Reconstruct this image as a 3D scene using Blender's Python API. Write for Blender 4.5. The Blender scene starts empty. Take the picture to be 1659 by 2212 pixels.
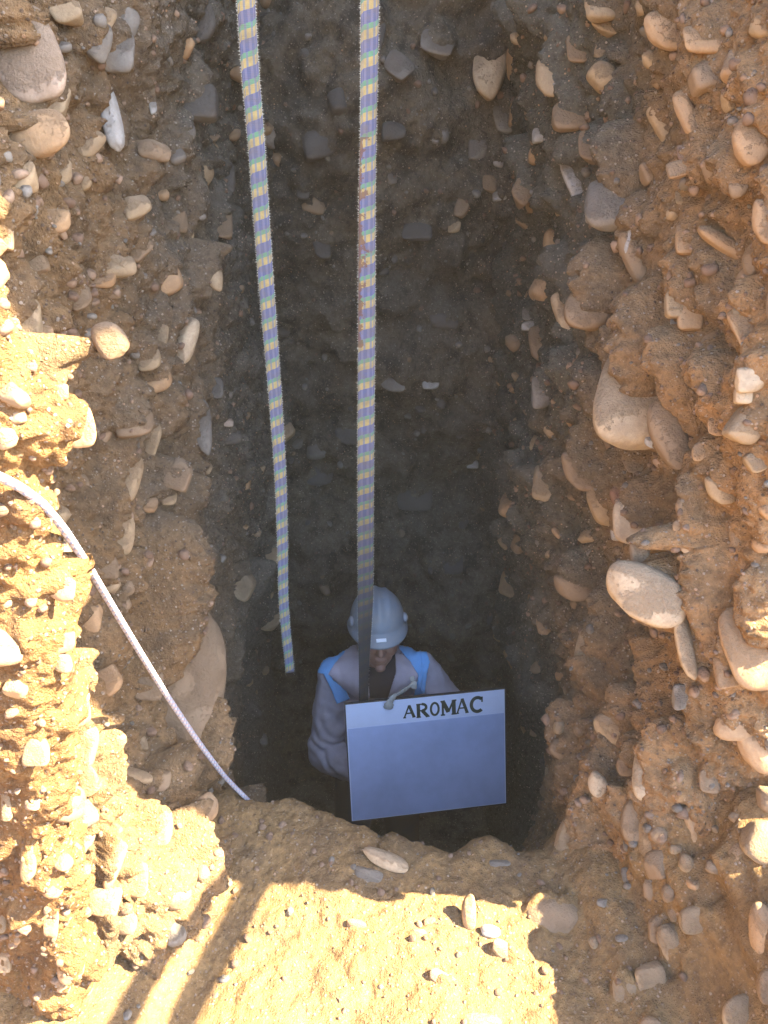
import bpy, math, random
import numpy as np
from mathutils import Vector, Matrix
from mathutils.bvhtree import BVHTree

random.seed(7)
rng = np.random.default_rng(7)
SC = bpy.context.scene
COL = SC.collection

# ------------------------------------------------------------------ camera, sky, sun, exposure
CAM = np.array([0.0, 0.0, 1.55])
PITCH = 28.0
FPX = 1661.0                      # focal length in pixels of a 1659 x 2212 view
cd = bpy.data.cameras.new('camera')
cam = bpy.data.objects.new('camera', cd); COL.objects.link(cam)
cam.location = CAM; cam.rotation_euler = (math.radians(90 - PITCH), 0, 0)
cd.sensor_fit = 'VERTICAL'; cd.angle = 2 * math.atan(1106 / FPX)
cd.clip_start = 0.02; cd.clip_end = 500
SC.camera = cam

SUN_EL, SUN_AZ = 44.0, -3.8       # azimuth measured from +X, negative = a little behind the camera
w = bpy.data.worlds.new('World'); SC.world = w; w.use_nodes = True
nt = w.node_tree
sky = nt.nodes.new('ShaderNodeTexSky'); sky.sky_type = 'NISHITA'; sky.sun_disc = False
sky.sun_elevation = math.radians(SUN_EL); sky.sun_rotation = math.radians(90 - SUN_AZ)
sky.dust_density = 1.5
bg = nt.nodes['Background']; bg.inputs['Strength'].default_value = 0.115
nt.links.new(sky.outputs[0], bg.inputs[0])
ld = bpy.data.lights.new('sun', 'SUN'); ld.energy = 5.0; ld.angle = math.radians(0.55); ld.color = (1.0, 0.83, 0.53)
sun = bpy.data.objects.new('sun', ld); COL.objects.link(sun)
sd = Vector((math.cos(math.radians(SUN_EL)) * math.cos(math.radians(SUN_AZ)),
             math.cos(math.radians(SUN_EL)) * math.sin(math.radians(SUN_AZ)), math.sin(math.radians(SUN_EL))))
sun.rotation_euler = sd.to_track_quat('Z', 'Y').to_euler(); sun.location = (4, 0, 6)
SC.view_settings.view_transform = 'Standard'; SC.view_settings.look = 'None'
SC.view_settings.gamma = 1; SC.view_settings.use_curve_mapping = False
SC.view_settings.exposure = 3.65
SC.render.engine = 'CYCLES'
SC.cycles.max_bounces = 8; SC.cycles.diffuse_bounces = 6
SC.cycles.use_denoising = True

# ------------------------------------------------------------------ helpers
PR = math.radians(PITCH)
FWD = np.array([0, math.cos(PR), -math.sin(PR)]); UPV = np.array([0, math.sin(PR), math.cos(PR)]); RGT = np.array([1.0, 0, 0])

def ray(px, py):
    return FWD + RGT * ((px - 829.5) / FPX) - UPV * ((py - 1106) / FPX)

def at(px, py, y):
    d = ray(px, py); return CAM + d * (y / d[1])

def depth_of(p):
    return float(np.dot(p - CAM, FWD))

def project(P):
    q = P - CAM; zd = q @ FWD; zd = np.where(zd < 1e-3, 1e-3, zd)
    return 829.5 + FPX * (q @ RGT) / zd, 1106 - FPX * (q @ UPV) / zd, q @ FWD

def _hash(ix, iy, iz, k):
    h = (ix.astype(np.int64) * 374761393 + iy.astype(np.int64) * 668265263 + iz.astype(np.int64) * 2147483647 + k * 974634777) & 0xFFFFFFFF
    h = ((h ^ (h >> 13)) * 1274126177) & 0xFFFFFFFF
    h = ((h ^ (h >> 16)) * 2246822519) & 0xFFFFFFFF
    return ((h ^ (h >> 15)) & 0xFFFFFF).astype(np.float32) / 16777215.0

def vnoise(P, k=0):
    F = np.floor(P); f = (P - F); I = F.astype(np.int64)
    f = f * f * f * (f * (f * 6 - 15) + 10)
    r = 0
    for dx in (0, 1):
        wx = f[:, 0] if dx else 1 - f[:, 0]
        for dy in (0, 1):
            wy = f[:, 1] if dy else 1 - f[:, 1]
            for dz in (0, 1):
                wz = f[:, 2] if dz else 1 - f[:, 2]
                r = r + wx * wy * wz * _hash(I[:, 0] + dx, I[:, 1] + dy, I[:, 2] + dz, k)
    return r * 2 - 1

ROT = np.array([[.36, .48, -.8], [-.8, .6, 0], [.48, .64, .6]])
def fbm(P, octv=4, k=0, gain=.5):
    a, s, Q = 1.0, 0.0, P
    for o in range(octv):
        s = s + a * vnoise(Q, k + o); a *= gain; Q = (Q @ ROT) * 2.03 + 11.7
    return s

def worley(P, k=0):
    F = np.floor(P).astype(np.int64); best = np.full(len(P), 9.0, dtype=np.float32); cid = np.zeros(len(P), dtype=np.float32)
    for dx in (-1, 0, 1):
        for dy in (-1, 0, 1):
            for dz in (-1, 0, 1):
                cx, cy, cz = F[:, 0] + dx, F[:, 1] + dy, F[:, 2] + dz
                d = (cx + _hash(cx, cy, cz, k) - P[:, 0]) ** 2 + (cy + _hash(cx, cy, cz, k + 1) - P[:, 1]) ** 2 + (cz + _hash(cx, cy, cz, k + 2) - P[:, 2]) ** 2
                m = d < best
                best = np.where(m, d, best); cid = np.where(m, _hash(cx, cy, cz, k + 3), cid)
    return np.sqrt(best), cid

def smooth(a, b, x):
    t = np.clip((x - a) / (b - a), 0, 1); return t * t * (3 - 2 * t)

def mesh_np(name, V, F, mat, smooth_shade=True, uv=None):
    """V (n,3), F (m,k) with constant k"""
    me = bpy.data.meshes.new(name)
    V = np.asarray(V, dtype=np.float32); F = np.asarray(F, dtype=np.int32); k = F.shape[1]
    me.vertices.add(len(V)); me.vertices.foreach_set('co', V.ravel())
    me.loops.add(F.size); me.loops.foreach_set('vertex_index', F.ravel())
    me.polygons.add(len(F)); me.polygons.foreach_set('loop_start', np.arange(0, F.size, k, dtype=np.int32))
    me.polygons.foreach_set('loop_total', np.full(len(F), k, dtype=np.int32))
    me.polygons.foreach_set('use_smooth', np.full(len(F), smooth_shade, dtype=bool))
    if uv is not None:
        l = me.uv_layers.new(name='UVMap'); l.data.foreach_set('uv', np.asarray(uv, dtype=np.float32)[F.ravel()].ravel())
    me.update(calc_edges=True); me.validate()
    if mat: me.materials.append(mat)
    return me

def link(name, me, parent=None, **props):
    o = bpy.data.objects.new(name, me); COL.objects.link(o)
    if parent is not None: o.parent = parent
    for k_, v_ in props.items(): o[k_] = v_
    return o

def grid_faces(n, m, flip=False):
    i = np.arange(n * m).reshape(n, m)
    a, b, c, d = i[:-1, :-1].ravel(), i[1:, :-1].ravel(), i[1:, 1:].ravel(), i[:-1, 1:].ravel()
    return np.stack([a, d, c, b] if flip else [a, b, c, d], 1)

# ------------------------------------------------------------------ materials
class N:
    def __init__(s, name):
        s.m = bpy.data.materials.new(name); s.m.use_nodes = True; s.t = s.m.node_tree
        s.b = s.t.nodes['Principled BSDF']; s.b.inputs['Roughness'].default_value = .9
        s.b.inputs['Specular IOR Level'].default_value = .25
    def new(s, typ, **kw):
        n = s.t.nodes.new(typ)
        for k, v in kw.items():
            if k.startswith('_'): n.inputs[k[1:].replace('_', ' ')].default_value = v
            else: setattr(n, k, v)
        return n
    def lk(s, a, b): s.t.links.new(a, b)
    def val(s, n, i, v):
        if hasattr(v, 'is_output') or hasattr(v, 'links'): s.lk(v, n.inputs[i])
        else: n.inputs[i].default_value = v
    def math(s, op, a, b=0.0, clamp=False):
        n = s.new('ShaderNodeMath', operation=op); n.use_clamp = clamp; s.val(n, 0, a); s.val(n, 1, b); return n.outputs[0]
    def mix(s, f, a, b, typ='MIX'):
        n = s.new('ShaderNodeMix', data_type='RGBA', blend_type=typ)
        s.val(n, 0, f)
        for idx, v in ((6, a), (7, b)):
            if isinstance(v, tuple): n.inputs[idx].default_value = (*v, 1) if len(v) == 3 else v
            else: s.lk(v, n.inputs[idx])
        return n.outputs[2]
    def ramp(s, f, pts, interp='LINEAR'):
        n = s.new('ShaderNodeValToRGB'); n.color_ramp.interpolation = interp
        e = n.color_ramp.elements
        while len(e) < len(pts): e.new(.5)
        for el, (p, c) in zip(e, pts):
            el.position = p; el.color = (*c, 1) if isinstance(c, tuple) else (c, c, c, 1)
        s.lk(f, n.inputs[0]); return n.outputs[0]
    def noise(s, co, scale, detail=4, rough=.55):
        n = s.new('ShaderNodeTexNoise'); n.inputs['Scale'].default_value = scale; n.inputs['Detail'].default_value = detail
        n.inputs['Roughness'].default_value = rough; s.lk(co, n.inputs['Vector']); return n.outputs['Fac']
    def obj(s): return s.new('ShaderNodeTexCoord').outputs['Object']
    def bump(s, h, strength, dist):
        n = s.new('ShaderNodeBump'); n.inputs['Strength'].default_value = strength; n.inputs['Distance'].default_value = dist
        s.lk(h, n.inputs['Height']); s.lk(n.outputs[0], s.b.inputs['Normal']); return n

def dirt_mat(name, c1, c2, c3, far=None, grit=1.0, f0=1.2):
    s = N(name); co = s.obj()
    big = s.noise(co, 2.3, 5, .6); mid = s.noise(co, 11, 5, .6); fine = s.noise(co, 60, 6, .7)
    col = s.mix(s.ramp(big, [(.35, 0.0), (.65, 1.0)]), c1, c2)
    col = s.mix(s.ramp(mid, [(.46, 0.0), (.62, .85)]), col, c3)
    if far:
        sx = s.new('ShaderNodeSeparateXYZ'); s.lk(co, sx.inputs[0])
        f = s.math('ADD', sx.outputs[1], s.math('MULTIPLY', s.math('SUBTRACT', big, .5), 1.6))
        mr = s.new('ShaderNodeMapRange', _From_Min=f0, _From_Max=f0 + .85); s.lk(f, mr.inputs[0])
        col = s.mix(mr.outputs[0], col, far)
    col = s.mix(s.ramp(fine, [(.3, .6), (.58, 0.0)]), col, (.045, .034, .026))
    # gravel grains of their own colours
    v = s.new('ShaderNodeTexVoronoi', _Scale=150.0); s.lk(co, v.inputs['Vector'])
    sep = s.new('ShaderNodeSeparateColor'); s.lk(v.outputs['Color'], sep.inputs[0])
    g = s.ramp(sep.outputs[0], [(.0, (.06, .05, .045)), (.3, (.17, .12, .09)), (.6, (.30, .25, .2)), (.85, (.42, .36, .3)), (1.0, (.5, .3, .18))])
    pick = s.math('GREATER_THAN', sep.outputs[1], .86)
    near = s.math('LESS_THAN', v.outputs['Distance'], .42)
    col = s.mix(s.math('MULTIPLY', s.math('MULTIPLY', pick, near), .75 * grit), col, g)
    v2 = s.new('ShaderNodeTexVoronoi', _Scale=420.0); s.lk(co, v2.inputs['Vector'])
    sep2 = s.new('ShaderNodeSeparateColor'); s.lk(v2.outputs['Color'], sep2.inputs[0])
    col = s.mix(s.math('MULTIPLY', s.math('GREATER_THAN', sep2.outputs[0], .97), .35 * grit), col, (.42, .35, .28))
    s.lk(col, s.b.inputs['Base Color'])
    h1 = s.math('MULTIPLY', s.math('SUBTRACT', 1.0, v.outputs['Distance']), s.math('MULTIPLY', pick, .8))
    v3 = s.new('ShaderNodeTexVoronoi', _Scale=75.0); s.lk(co, v3.inputs['Vector'])
    h = s.math('ADD', s.math('ADD', s.math('MULTIPLY', fine, 1.3), h1), s.math('ADD', s.math('MULTIPLY', s.noise(co, 240, 3, .6), .7), s.math('MULTIPLY', v3.outputs['Distance'], -.4)))
    s.bump(h, 1.0, .0085 * grit)
    s.b.inputs['Roughness'].default_value = .97; s.b.inputs['Specular IOR Level'].default_value = .12
    return s.m

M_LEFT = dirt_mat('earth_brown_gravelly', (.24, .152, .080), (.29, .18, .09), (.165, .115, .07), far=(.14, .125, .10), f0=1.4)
M_RIGHT = dirt_mat('earth_gravelly_ochre_glow', (.33, .205, .105), (.40, .23, .105), (.225, .155, .09), far=(.135, .124, .098))  # orange bounced-light glow painted into the near earth, fading to grey with distance
M_BACK = dirt_mat('earth_dark', (.14, .12, .092), (.19, .155, .11), (.07, .06, .047), grit=1.0)  # darker, greyer earth for the back wall and pit floor
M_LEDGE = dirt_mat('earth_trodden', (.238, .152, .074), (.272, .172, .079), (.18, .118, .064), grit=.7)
M_BANK = dirt_mat('earth_bank', (.24, .132, .058), (.28, .165, .07), (.16, .09, .045))
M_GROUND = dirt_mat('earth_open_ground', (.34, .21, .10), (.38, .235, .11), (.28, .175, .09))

def stone_mat(name, c1, c2, dust=.5, dirt=(.19, .135, .088)):
    s = N(name); tc = s.new('ShaderNodeTexCoord'); co = tc.outputs['Object']
    oi = s.new('ShaderNodeObjectInfo'); geo = s.new('ShaderNodeNewGeometry')
    add = s.new('ShaderNodeVectorMath', operation='ADD'); s.lk(geo.outputs['Position'], add.inputs[0]); s.lk(oi.outputs['Location'], add.inputs[1]); p = add.outputs[0]
    col = s.mix(oi.outputs['Random'], c1, c2)
    n1 = s.noise(p, 22, 6, .65); n2 = s.noise(p, 120, 5, .7); n3 = s.noise(p, 9, 3, .5)
    col = s.mix(s.ramp(n1, [(.35, .0), (.75, .55)]), col, tuple(x * .6 for x in c1))
    col = s.mix(s.ramp(n2, [(.3, .35), (.5, 0.0)]), col, (.07, .055, .045))
    col = s.mix(s.ramp(n2, [(.62, .0), (.75, .4)]), col, (.55, .48, .4))
    sx = s.new('ShaderNodeSeparateXYZ'); s.lk(geo.outputs['Normal'], sx.inputs[0])
    up = s.math('ADD', s.math('MULTIPLY', sx.outputs[2], .9), s.math('ADD', s.math('MULTIPLY', s.math('SUBTRACT', n3, .5), 2.2), s.math('MULTIPLY', s.math('SUBTRACT', n2, .5), 1.3)))
    f = s.ramp(up, [(.5 - dust * .5, 0.0), (.75 - dust * .35, .92)])
    col = s.mix(f, col, dirt)
    n4 = s.noise(p, 45, 5, .7)
    col = s.mix(s.ramp(n4, [(.36, .3), (.6, .88)]), col, tuple(.68 * a + .32 * b for a, b in zip(dirt, c1)))
    s.lk(col, s.b.inputs['Base Color'])
    h = s.math('ADD', s.math('MULTIPLY', n2, .5), s.math('MULTIPLY', s.math('MULTIPLY', f, s.noise(p, 200, 4, .7)), 1.6))
    s.bump(h, .9, .004)
    s.b.inputs['Roughness'].default_value = .8
    return s.m

ST = {
    'tan': stone_mat('stone_tan', (.41, .305, .18), (.36, .275, .175)),
    'pale': stone_mat('stone_pale', (.54, .43, .29), (.48, .37, .24), .3),
    'grey': stone_mat('stone_grey', (.22, .20, .175), (.27, .24, .2), .5, (.12, .1, .08)),
    'dark': stone_mat('stone_dark', (.12, .11, .1), (.17, .15, .13), .7, (.1, .085, .07)),
    'pink': stone_mat('stone_pink', (.42, .33, .26), (.38, .30, .24), .25),
    'orange': stone_mat('stone_orange', (.45, .28, .145), (.41, .285, .165), .4),
    'white': stone_mat('stone_white', (.42, .41, .385), (.38, .385, .38), .1, (.2, .17, .14)),
    'brown': stone_mat('stone_brown', (.28, .195, .12), (.24, .175, .115), .6),
    'red': stone_mat('stone_red', (.27, .13, .095), (.25, .14, .1), .5),
}

# ------------------------------------------------------------------ stone shapes
def ico(sub):
    import bmesh
    bm = bmesh.new(); bmesh.ops.create_icosphere(bm, subdivisions=sub, radius=1)
    V = np.array([v.co[:] for v in bm.verts]); F = np.array([[v.index for v in f.verts] for f in bm.faces]); bm.free()
    return V, F
ICO = {k: ico(k) for k in (1, 2, 4, 5)}

def rock_dirs(V, seed, p=7, nplanes=9):
    r = np.random.default_rng(seed)
    n = r.normal(size=(nplanes, 3)); n /= np.linalg.norm(n, axis=1)[:, None]
    n = np.vstack([n, np.eye(3), -np.eye(3)]); h = np.concatenate([r.uniform(.80, 1.05, nplanes), r.uniform(.9, 1.08, 6)])
    d = np.maximum(V @ n.T, 0) / h
    R = (d ** p).sum(1) ** (-1 / p)
    R = R * (1 + .05 * vnoise(V * 1.7 + seed * 3.1, seed) + .015 * vnoise(V * 5 + seed, seed + 9))
    return V * R[:, None]

ROCKS = {}
def rock_mesh(var, lod, key):
    k = (var, lod, key)
    if k not in ROCKS:
        V, F = ICO[lod]; P = rock_dirs(V, 100 + var, p=(3.3 if lod == 5 else 8 if var % 3 == 0 else 5.5), nplanes=7)
        ROCKS[k] = mesh_np('stone', P, F, ST[key])
    return ROCKS[k]

def place_stone(name, C, ax, rad, key, parent=None, lod=4, var=None, **props):
    var = random.randrange(10) if var is None else var
    o = link(name, rock_mesh(var, lod, key), parent, **props)
    M = Matrix([[ax[0][0] * rad[0], ax[1][0] * rad[1], ax[2][0] * rad[2], C[0]],
                [ax[0][1] * rad[0], ax[1][1] * rad[1], ax[2][1] * rad[2], C[1]],
                [ax[0][2] * rad[0], ax[1][2] * rad[1], ax[2][2] * rad[2], C[2]], [0, 0, 0, 1]])
    o.matrix_world = M if parent is None else M     # parents sit at the origin
    return o

# ------------------------------------------------------------------ earth surfaces
class Surface:
    def __init__(s, P, n, m, flip, k, amp=1.0):
        s.P = P; s.n = n; s.m = m; s.flip = flip; s.k = k
        G = P.reshape(n, m, 3)
        du = np.gradient(G, axis=0); dv = np.gradient(G, axis=1)
        Nn = np.cross(du, dv).reshape(-1, 3)
        if flip: Nn = -Nn
        s.N = Nn / (np.linalg.norm(Nn, axis=1)[:, None] + 1e-12)
        s.h = s.relief(amp)
    def relief(s, amp):
        P, k = s.P, s.k
        Q = P + .03 * np.stack([vnoise(P * 9, k + 50), vnoise(P * 9, k + 51), vnoise(P * 9, k + 52)], 1)
        h = .05 * fbm(P * np.array([2.6, 2.6, 2.0]), 3, k) + .022 * fbm(P * 8, 4, k + 7)
        f, c = worley(Q * 13, k + 20); h += .026 * (c ** 2) * np.maximum(0, .62 - f)
        f, c = worley(Q * 30, k + 30); h += .019 * c * np.maximum(0, .6 - f)
        f, c = worley(Q * 75, k + 40); h += .008 * c * np.maximum(0, .6 - f)
        r = 1 - np.abs(vnoise(P * 24, k + 60)); h -= .010 * r ** 6
        s.fine = (.010 * fbm(P * 34, 3, k + 90) + .0055 * vnoise(P * 85, k + 70) + .0038 * vnoise(P * 170, k + 71)) * min(amp, 1.0)
        return h * amp
    def pts(s): return s.P + s.N * (s.h + s.fine)[:, None]
    def proj(s):
        s.px, s.py, s.zd = project(s.pts())
    def pick(s, px, py):
        d = (s.px - px) ** 2 + (s.py - py) ** 2 + np.where(s.zd < .3, 1e9, 0)
        near = d < 64
        if near.any():
            i = np.where(near, s.zd, 1e9).argmin()
        else:
            i = d.argmin()
        return i, math.sqrt(d[i])
    def drape(s, C, ax, rad, up=.22, inset=.1, scale=1.03, lump=.22, tail=1.3):
        ax = [np.array(a_) for a_ in ax]; rad = np.array(rad, float).copy(); C = C + ax[1] * rad[1] * (tail - 1) * (1 if ax[1][2] > 0 else -1); rad[1] *= tail
        r = max(rad); q = s.P - C
        idx = np.where((np.abs(q) < 2.2 * r).all(1))[0]
        if not len(idx): return
        Nm = s.N[idx].mean(0)
        Cc = C + np.array([0, 0, up * rad[1] / tail]) - Nm * inset * rad[2]
        A = np.stack([ax[i] / (rad[i] * scale) for i in range(3)])
        o = (s.P[idx] - Cc) @ A.T; d = s.N[idx] @ A.T
        a = (d * d).sum(1); b = (o * d).sum(1); c = (o * o).sum(1) - 1
        D = b * b - a * c; ok = D > 0
        t = (-b + np.sqrt(np.maximum(D, 0))) / a
        h0 = s.h[idx]; wob = .12 * rad[0] * vnoise(s.P[idx] * 45, s.k + 80) + .002 * vnoise(s.P[idx] * 160, s.k + 81)
        wob = wob + lump * rad[0] * fbm(s.P[idx] * (.35 / rad[0]), 3, s.k + 83)
        t = t + wob
        use = ok & (t > h0) & (t < h0 + 1.5 * r)
        s.h[idx[use]] = t[use]
    def soften(s, it=1):
        H = s.h.reshape(s.n, s.m)
        for _ in range(it):
            A = np.pad(H, 1, mode='edge'); H = .4 * H + .15 * (A[2:, 1:-1] + A[:-2, 1:-1] + A[1:-1, 2:] + A[1:-1, :-2])
        s.h = H.ravel()
    def build(s, name, mat):
        s.soften(2)
        me = mesh_np(name, s.pts(), grid_faces(s.n, s.m, s.flip), mat)
        return link(name, me, kind='structure')

def resample(ctrl, dens):
    """Catmull-Rom through 2-D control points, then sampled with local spacing dens(point)."""
    C = np.array(ctrl, dtype=float); C = np.vstack([2 * C[0] - C[1], C, 2 * C[-1] - C[-2]])
    out = []
    for i in range(1, len(C) - 2):
        t = np.linspace(0, 1, 60, endpoint=False)[:, None]
        p0, p1, p2, p3 = C[i - 1:i + 3]
        out.append(.5 * (2 * p1 + (p2 - p0) * t + (2 * p0 - 5 * p1 + 4 * p2 - p3) * t ** 2 + (3 * p1 - p0 - 3 * p2 + p3) * t ** 3))
    L = np.vstack(out + [C[-2][None]])
    seg = np.linalg.norm(np.diff(L, axis=0), axis=1); mid = (L[1:] + L[:-1]) / 2
    wgt = np.concatenate([[0], np.cumsum(seg / dens(mid))])
    n = int(wgt[-1]) + 2; tt = np.linspace(0, wgt[-1], n)
    return np.stack([np.interp(tt, wgt, L[:, 0]), np.interp(tt, wgt, L[:, 1])], 1)

def zsamples(parts):
    out = []
    for a, b, st in parts:
        out.append(np.arange(a, b, st))
    return np.concatenate(out + [[parts[-1][1]]])

RIM = 3.05
def side_wall(ctrl, sign, dens, zs, k, flip):
    plan = resample(ctrl, dens); n, m = len(plan), len(zs)
    X = np.repeat(plan[:, 0], m); Y = np.repeat(plan[:, 1], m); Z = np.tile(zs, n)
    # foot of the wall spreads over the ledge; the hole behind it is a little wider at depth
    foot = (.17 if sign < 0 else .13) * smooth(.55, -.02, Z) * smooth(1.75, 1.45, Y)
    deep = .10 * smooth(.5, -1.0, Z) * smooth(1.6, 2.2, Y)
    lean = .05 * smooth(1.0, 2.2, Z) * smooth(1.8, 2.4, Y)
    X = X - sign * foot + sign * deep - sign * lean
    P = np.stack([X, Y, Z], 1)
    return Surface(P, n, m, flip, k)

def dens(mid):
    y = mid[:, 1]; return np.where(np.abs(mid[:, 0]) > .85, .02, np.clip(.0026 + .0034 * np.maximum(0, y - 1.25), .0026, .009))

ZS = zsamples([(-1.75, -.75, .02), (-.75, 0, .0085), (0, 1.9, .0042), (1.9, RIM, .02)])
LEFT_PLAN = [(-.44, 3.25), (-.44, 2.95), (-.45, 2.5), (-.46, 2.1), (-.52, 1.75), (-.60, 1.45), (-.62, 1.28), (-.555, 1.09), (-.60, .96), (-.85, .86), (-1.4, .8)]
RIGHT_PLAN = [(.47, 3.25), (.47, 2.95), (.48, 2.5), (.48, 2.1), (.53, 1.75), (.60, 1.42), (.63, 1.22), (.64, 1.14), (.74, 1.08), (1.0, 1.055), (1.6, 1.03)]
wl = side_wall(LEFT_PLAN, -1, dens, ZS, 1, True)
wr = side_wall(RIGHT_PLAN, 1, dens, ZS, 200, False)

# back wall
xs = zsamples([(-.75, .75, .0085)]); zb = zsamples([(-1.75, -1.0, .02), (-1.0, 1.95, .0095), (1.95, RIM, .03)])
X = np.repeat(xs, len(zb)); Z = np.tile(zb, len(xs))
Yb = 3.0 + .05 * np.sin(Z * 3.1 + .6) - .10 * smooth(.35, .65, Z) * (1 - .6 * np.abs(X)) + .07 * smooth(-.6, .1, Z)
wb = Surface(np.stack([X, Yb, Z], 1), len(xs), len(zb), False, 400, 2.0)
q_ = wb.P[:, 2] * 2.3 + .5 * fbm(wb.P * 2.2, 3, 431) + .2
wb.h += .045 * smooth(0, .85, q_ - np.floor(q_)) * smooth(1.0, .93, q_ - np.floor(q_)) * (.6 + .6 * vnoise(wb.P * 2.1, 440))

# ledge: flat top that rounds over its far edge and drops into the hole
EDGE_PX = [(300, 1660), (430, 1700), (540, 1737), (640, 1735), (720, 1765), (790, 1798), (818, 1822), (850, 1792), (890, 1812), (975, 1842), (1060, 1798), (1115, 1832), (1180, 1822), (1240, 1780), (1400, 1700)]
ex, ey = [], []
for a, b in EDGE_PX:
    d = ray(a, b); t = (0.03 - CAM[2]) / d[2]; q = CAM + d * t; ex.append(q[0]); ey.append(q[1])
xs = zsamples([(-1.0, -.62, .01), (-.62, .72, .0042), (.72, 1.1, .012)])
sv = zsamples([(-1.2, -.45, .03), (-.45, .0, .0038), (.0, .12, .004), (.12, 1.85, .02)])   # distance before / past the edge
E = np.interp(xs, ex, ey)
X = np.repeat(xs, len(sv)); S = np.tile(sv, len(xs)); EE = np.repeat(E, len(sv))
rr = .05
th = np.clip(S / rr + .5, 0, math.pi / 2 + .02)
Yl = np.where(S < -rr * .5, EE + S, EE - rr * .5 + rr * np.sin(th)); Zl = np.where(S < -rr * .5, 0, -rr * (1 - np.cos(th)))
Zl = np.where(S > rr * 1.1, Zl - (S - rr * 1.1), Zl)
side = np.abs(X)
Zl = Zl + .10 * smooth(.35, .6, -X) * smooth(1.4, 1.1, Yl) + .30 * smooth(.52, .78, X) * smooth(1.24, 1.10, Yl) + .05 * smooth(.38, .5, X) * (S < .1)
Zl = Zl + np.where(S < .02, .035 * smooth(.95, 1.3, Yl) * smooth(.15, -.4, X), 0)
lg = Surface(np.stack([X, Yl, Zl], 1), len(xs), len(sv), False, 600, .36)
lg.h *= 1 + 3.2 * smooth(.50, .62, X) + 1.2 * smooth(-.42, -.55, X)

# near left bank, sunlit
bz = np.array([-.1, 0, .3, .656, .795, .925, .99, 1.13, 1.215, 1.267, 1.33, 1.40, 1.47, 1.6, 1.75])
bx = np.array([-.56, -.54, -.50, -.454, -.446, -.418, -.435, -.40, -.355, -.397, -.40, -.425, -.50, -.72, -.95]) - .012
BANK_PLAN = [(-.55, .30), (-.20, .15), (-.085, .06), (-.03, .03), (0, .0), (-.02, -.045), (-.09, -.09), (-.25, -.14), (-.7, -.2)]
bp = resample(BANK_PLAN, lambda m_: np.clip(.0028 + .02 * np.maximum(0, -m_[:, 0] - .12), .0028, .02))
zb2 = zsamples([(-.1, 1.5, .0036), (1.5, 1.75, .01)])
X = np.repeat(bp[:, 0], len(zb2)); Yk = np.repeat(bp[:, 1], len(zb2)) + .86; Z = np.tile(zb2, len(bp))
xr_ = X.copy(); yf_ = -.045 - .12 * (xr_ + .035)
wz_ = .85 * smooth(1.0, .5, Z) * smooth(-.01, -.12, xr_) * (np.arange(len(X)) // len(zb2) > len(bp) * .4)
Yk = Yk * (1 - wz_) + (.86 + yf_) * wz_
X = X + np.interp(Z, bz, bx)
bk = Surface(np.stack([X, Yk, Z], 1), len(bp), len(zb2), True, 800, .62)

SURF = {'L': wl, 'R': wr, 'B': wb, 'G': lg, 'K': bk}
for s_ in SURF.values():
    # check that normals look at the open side
    c = s_.N.mean(0); s_.proj()

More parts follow.
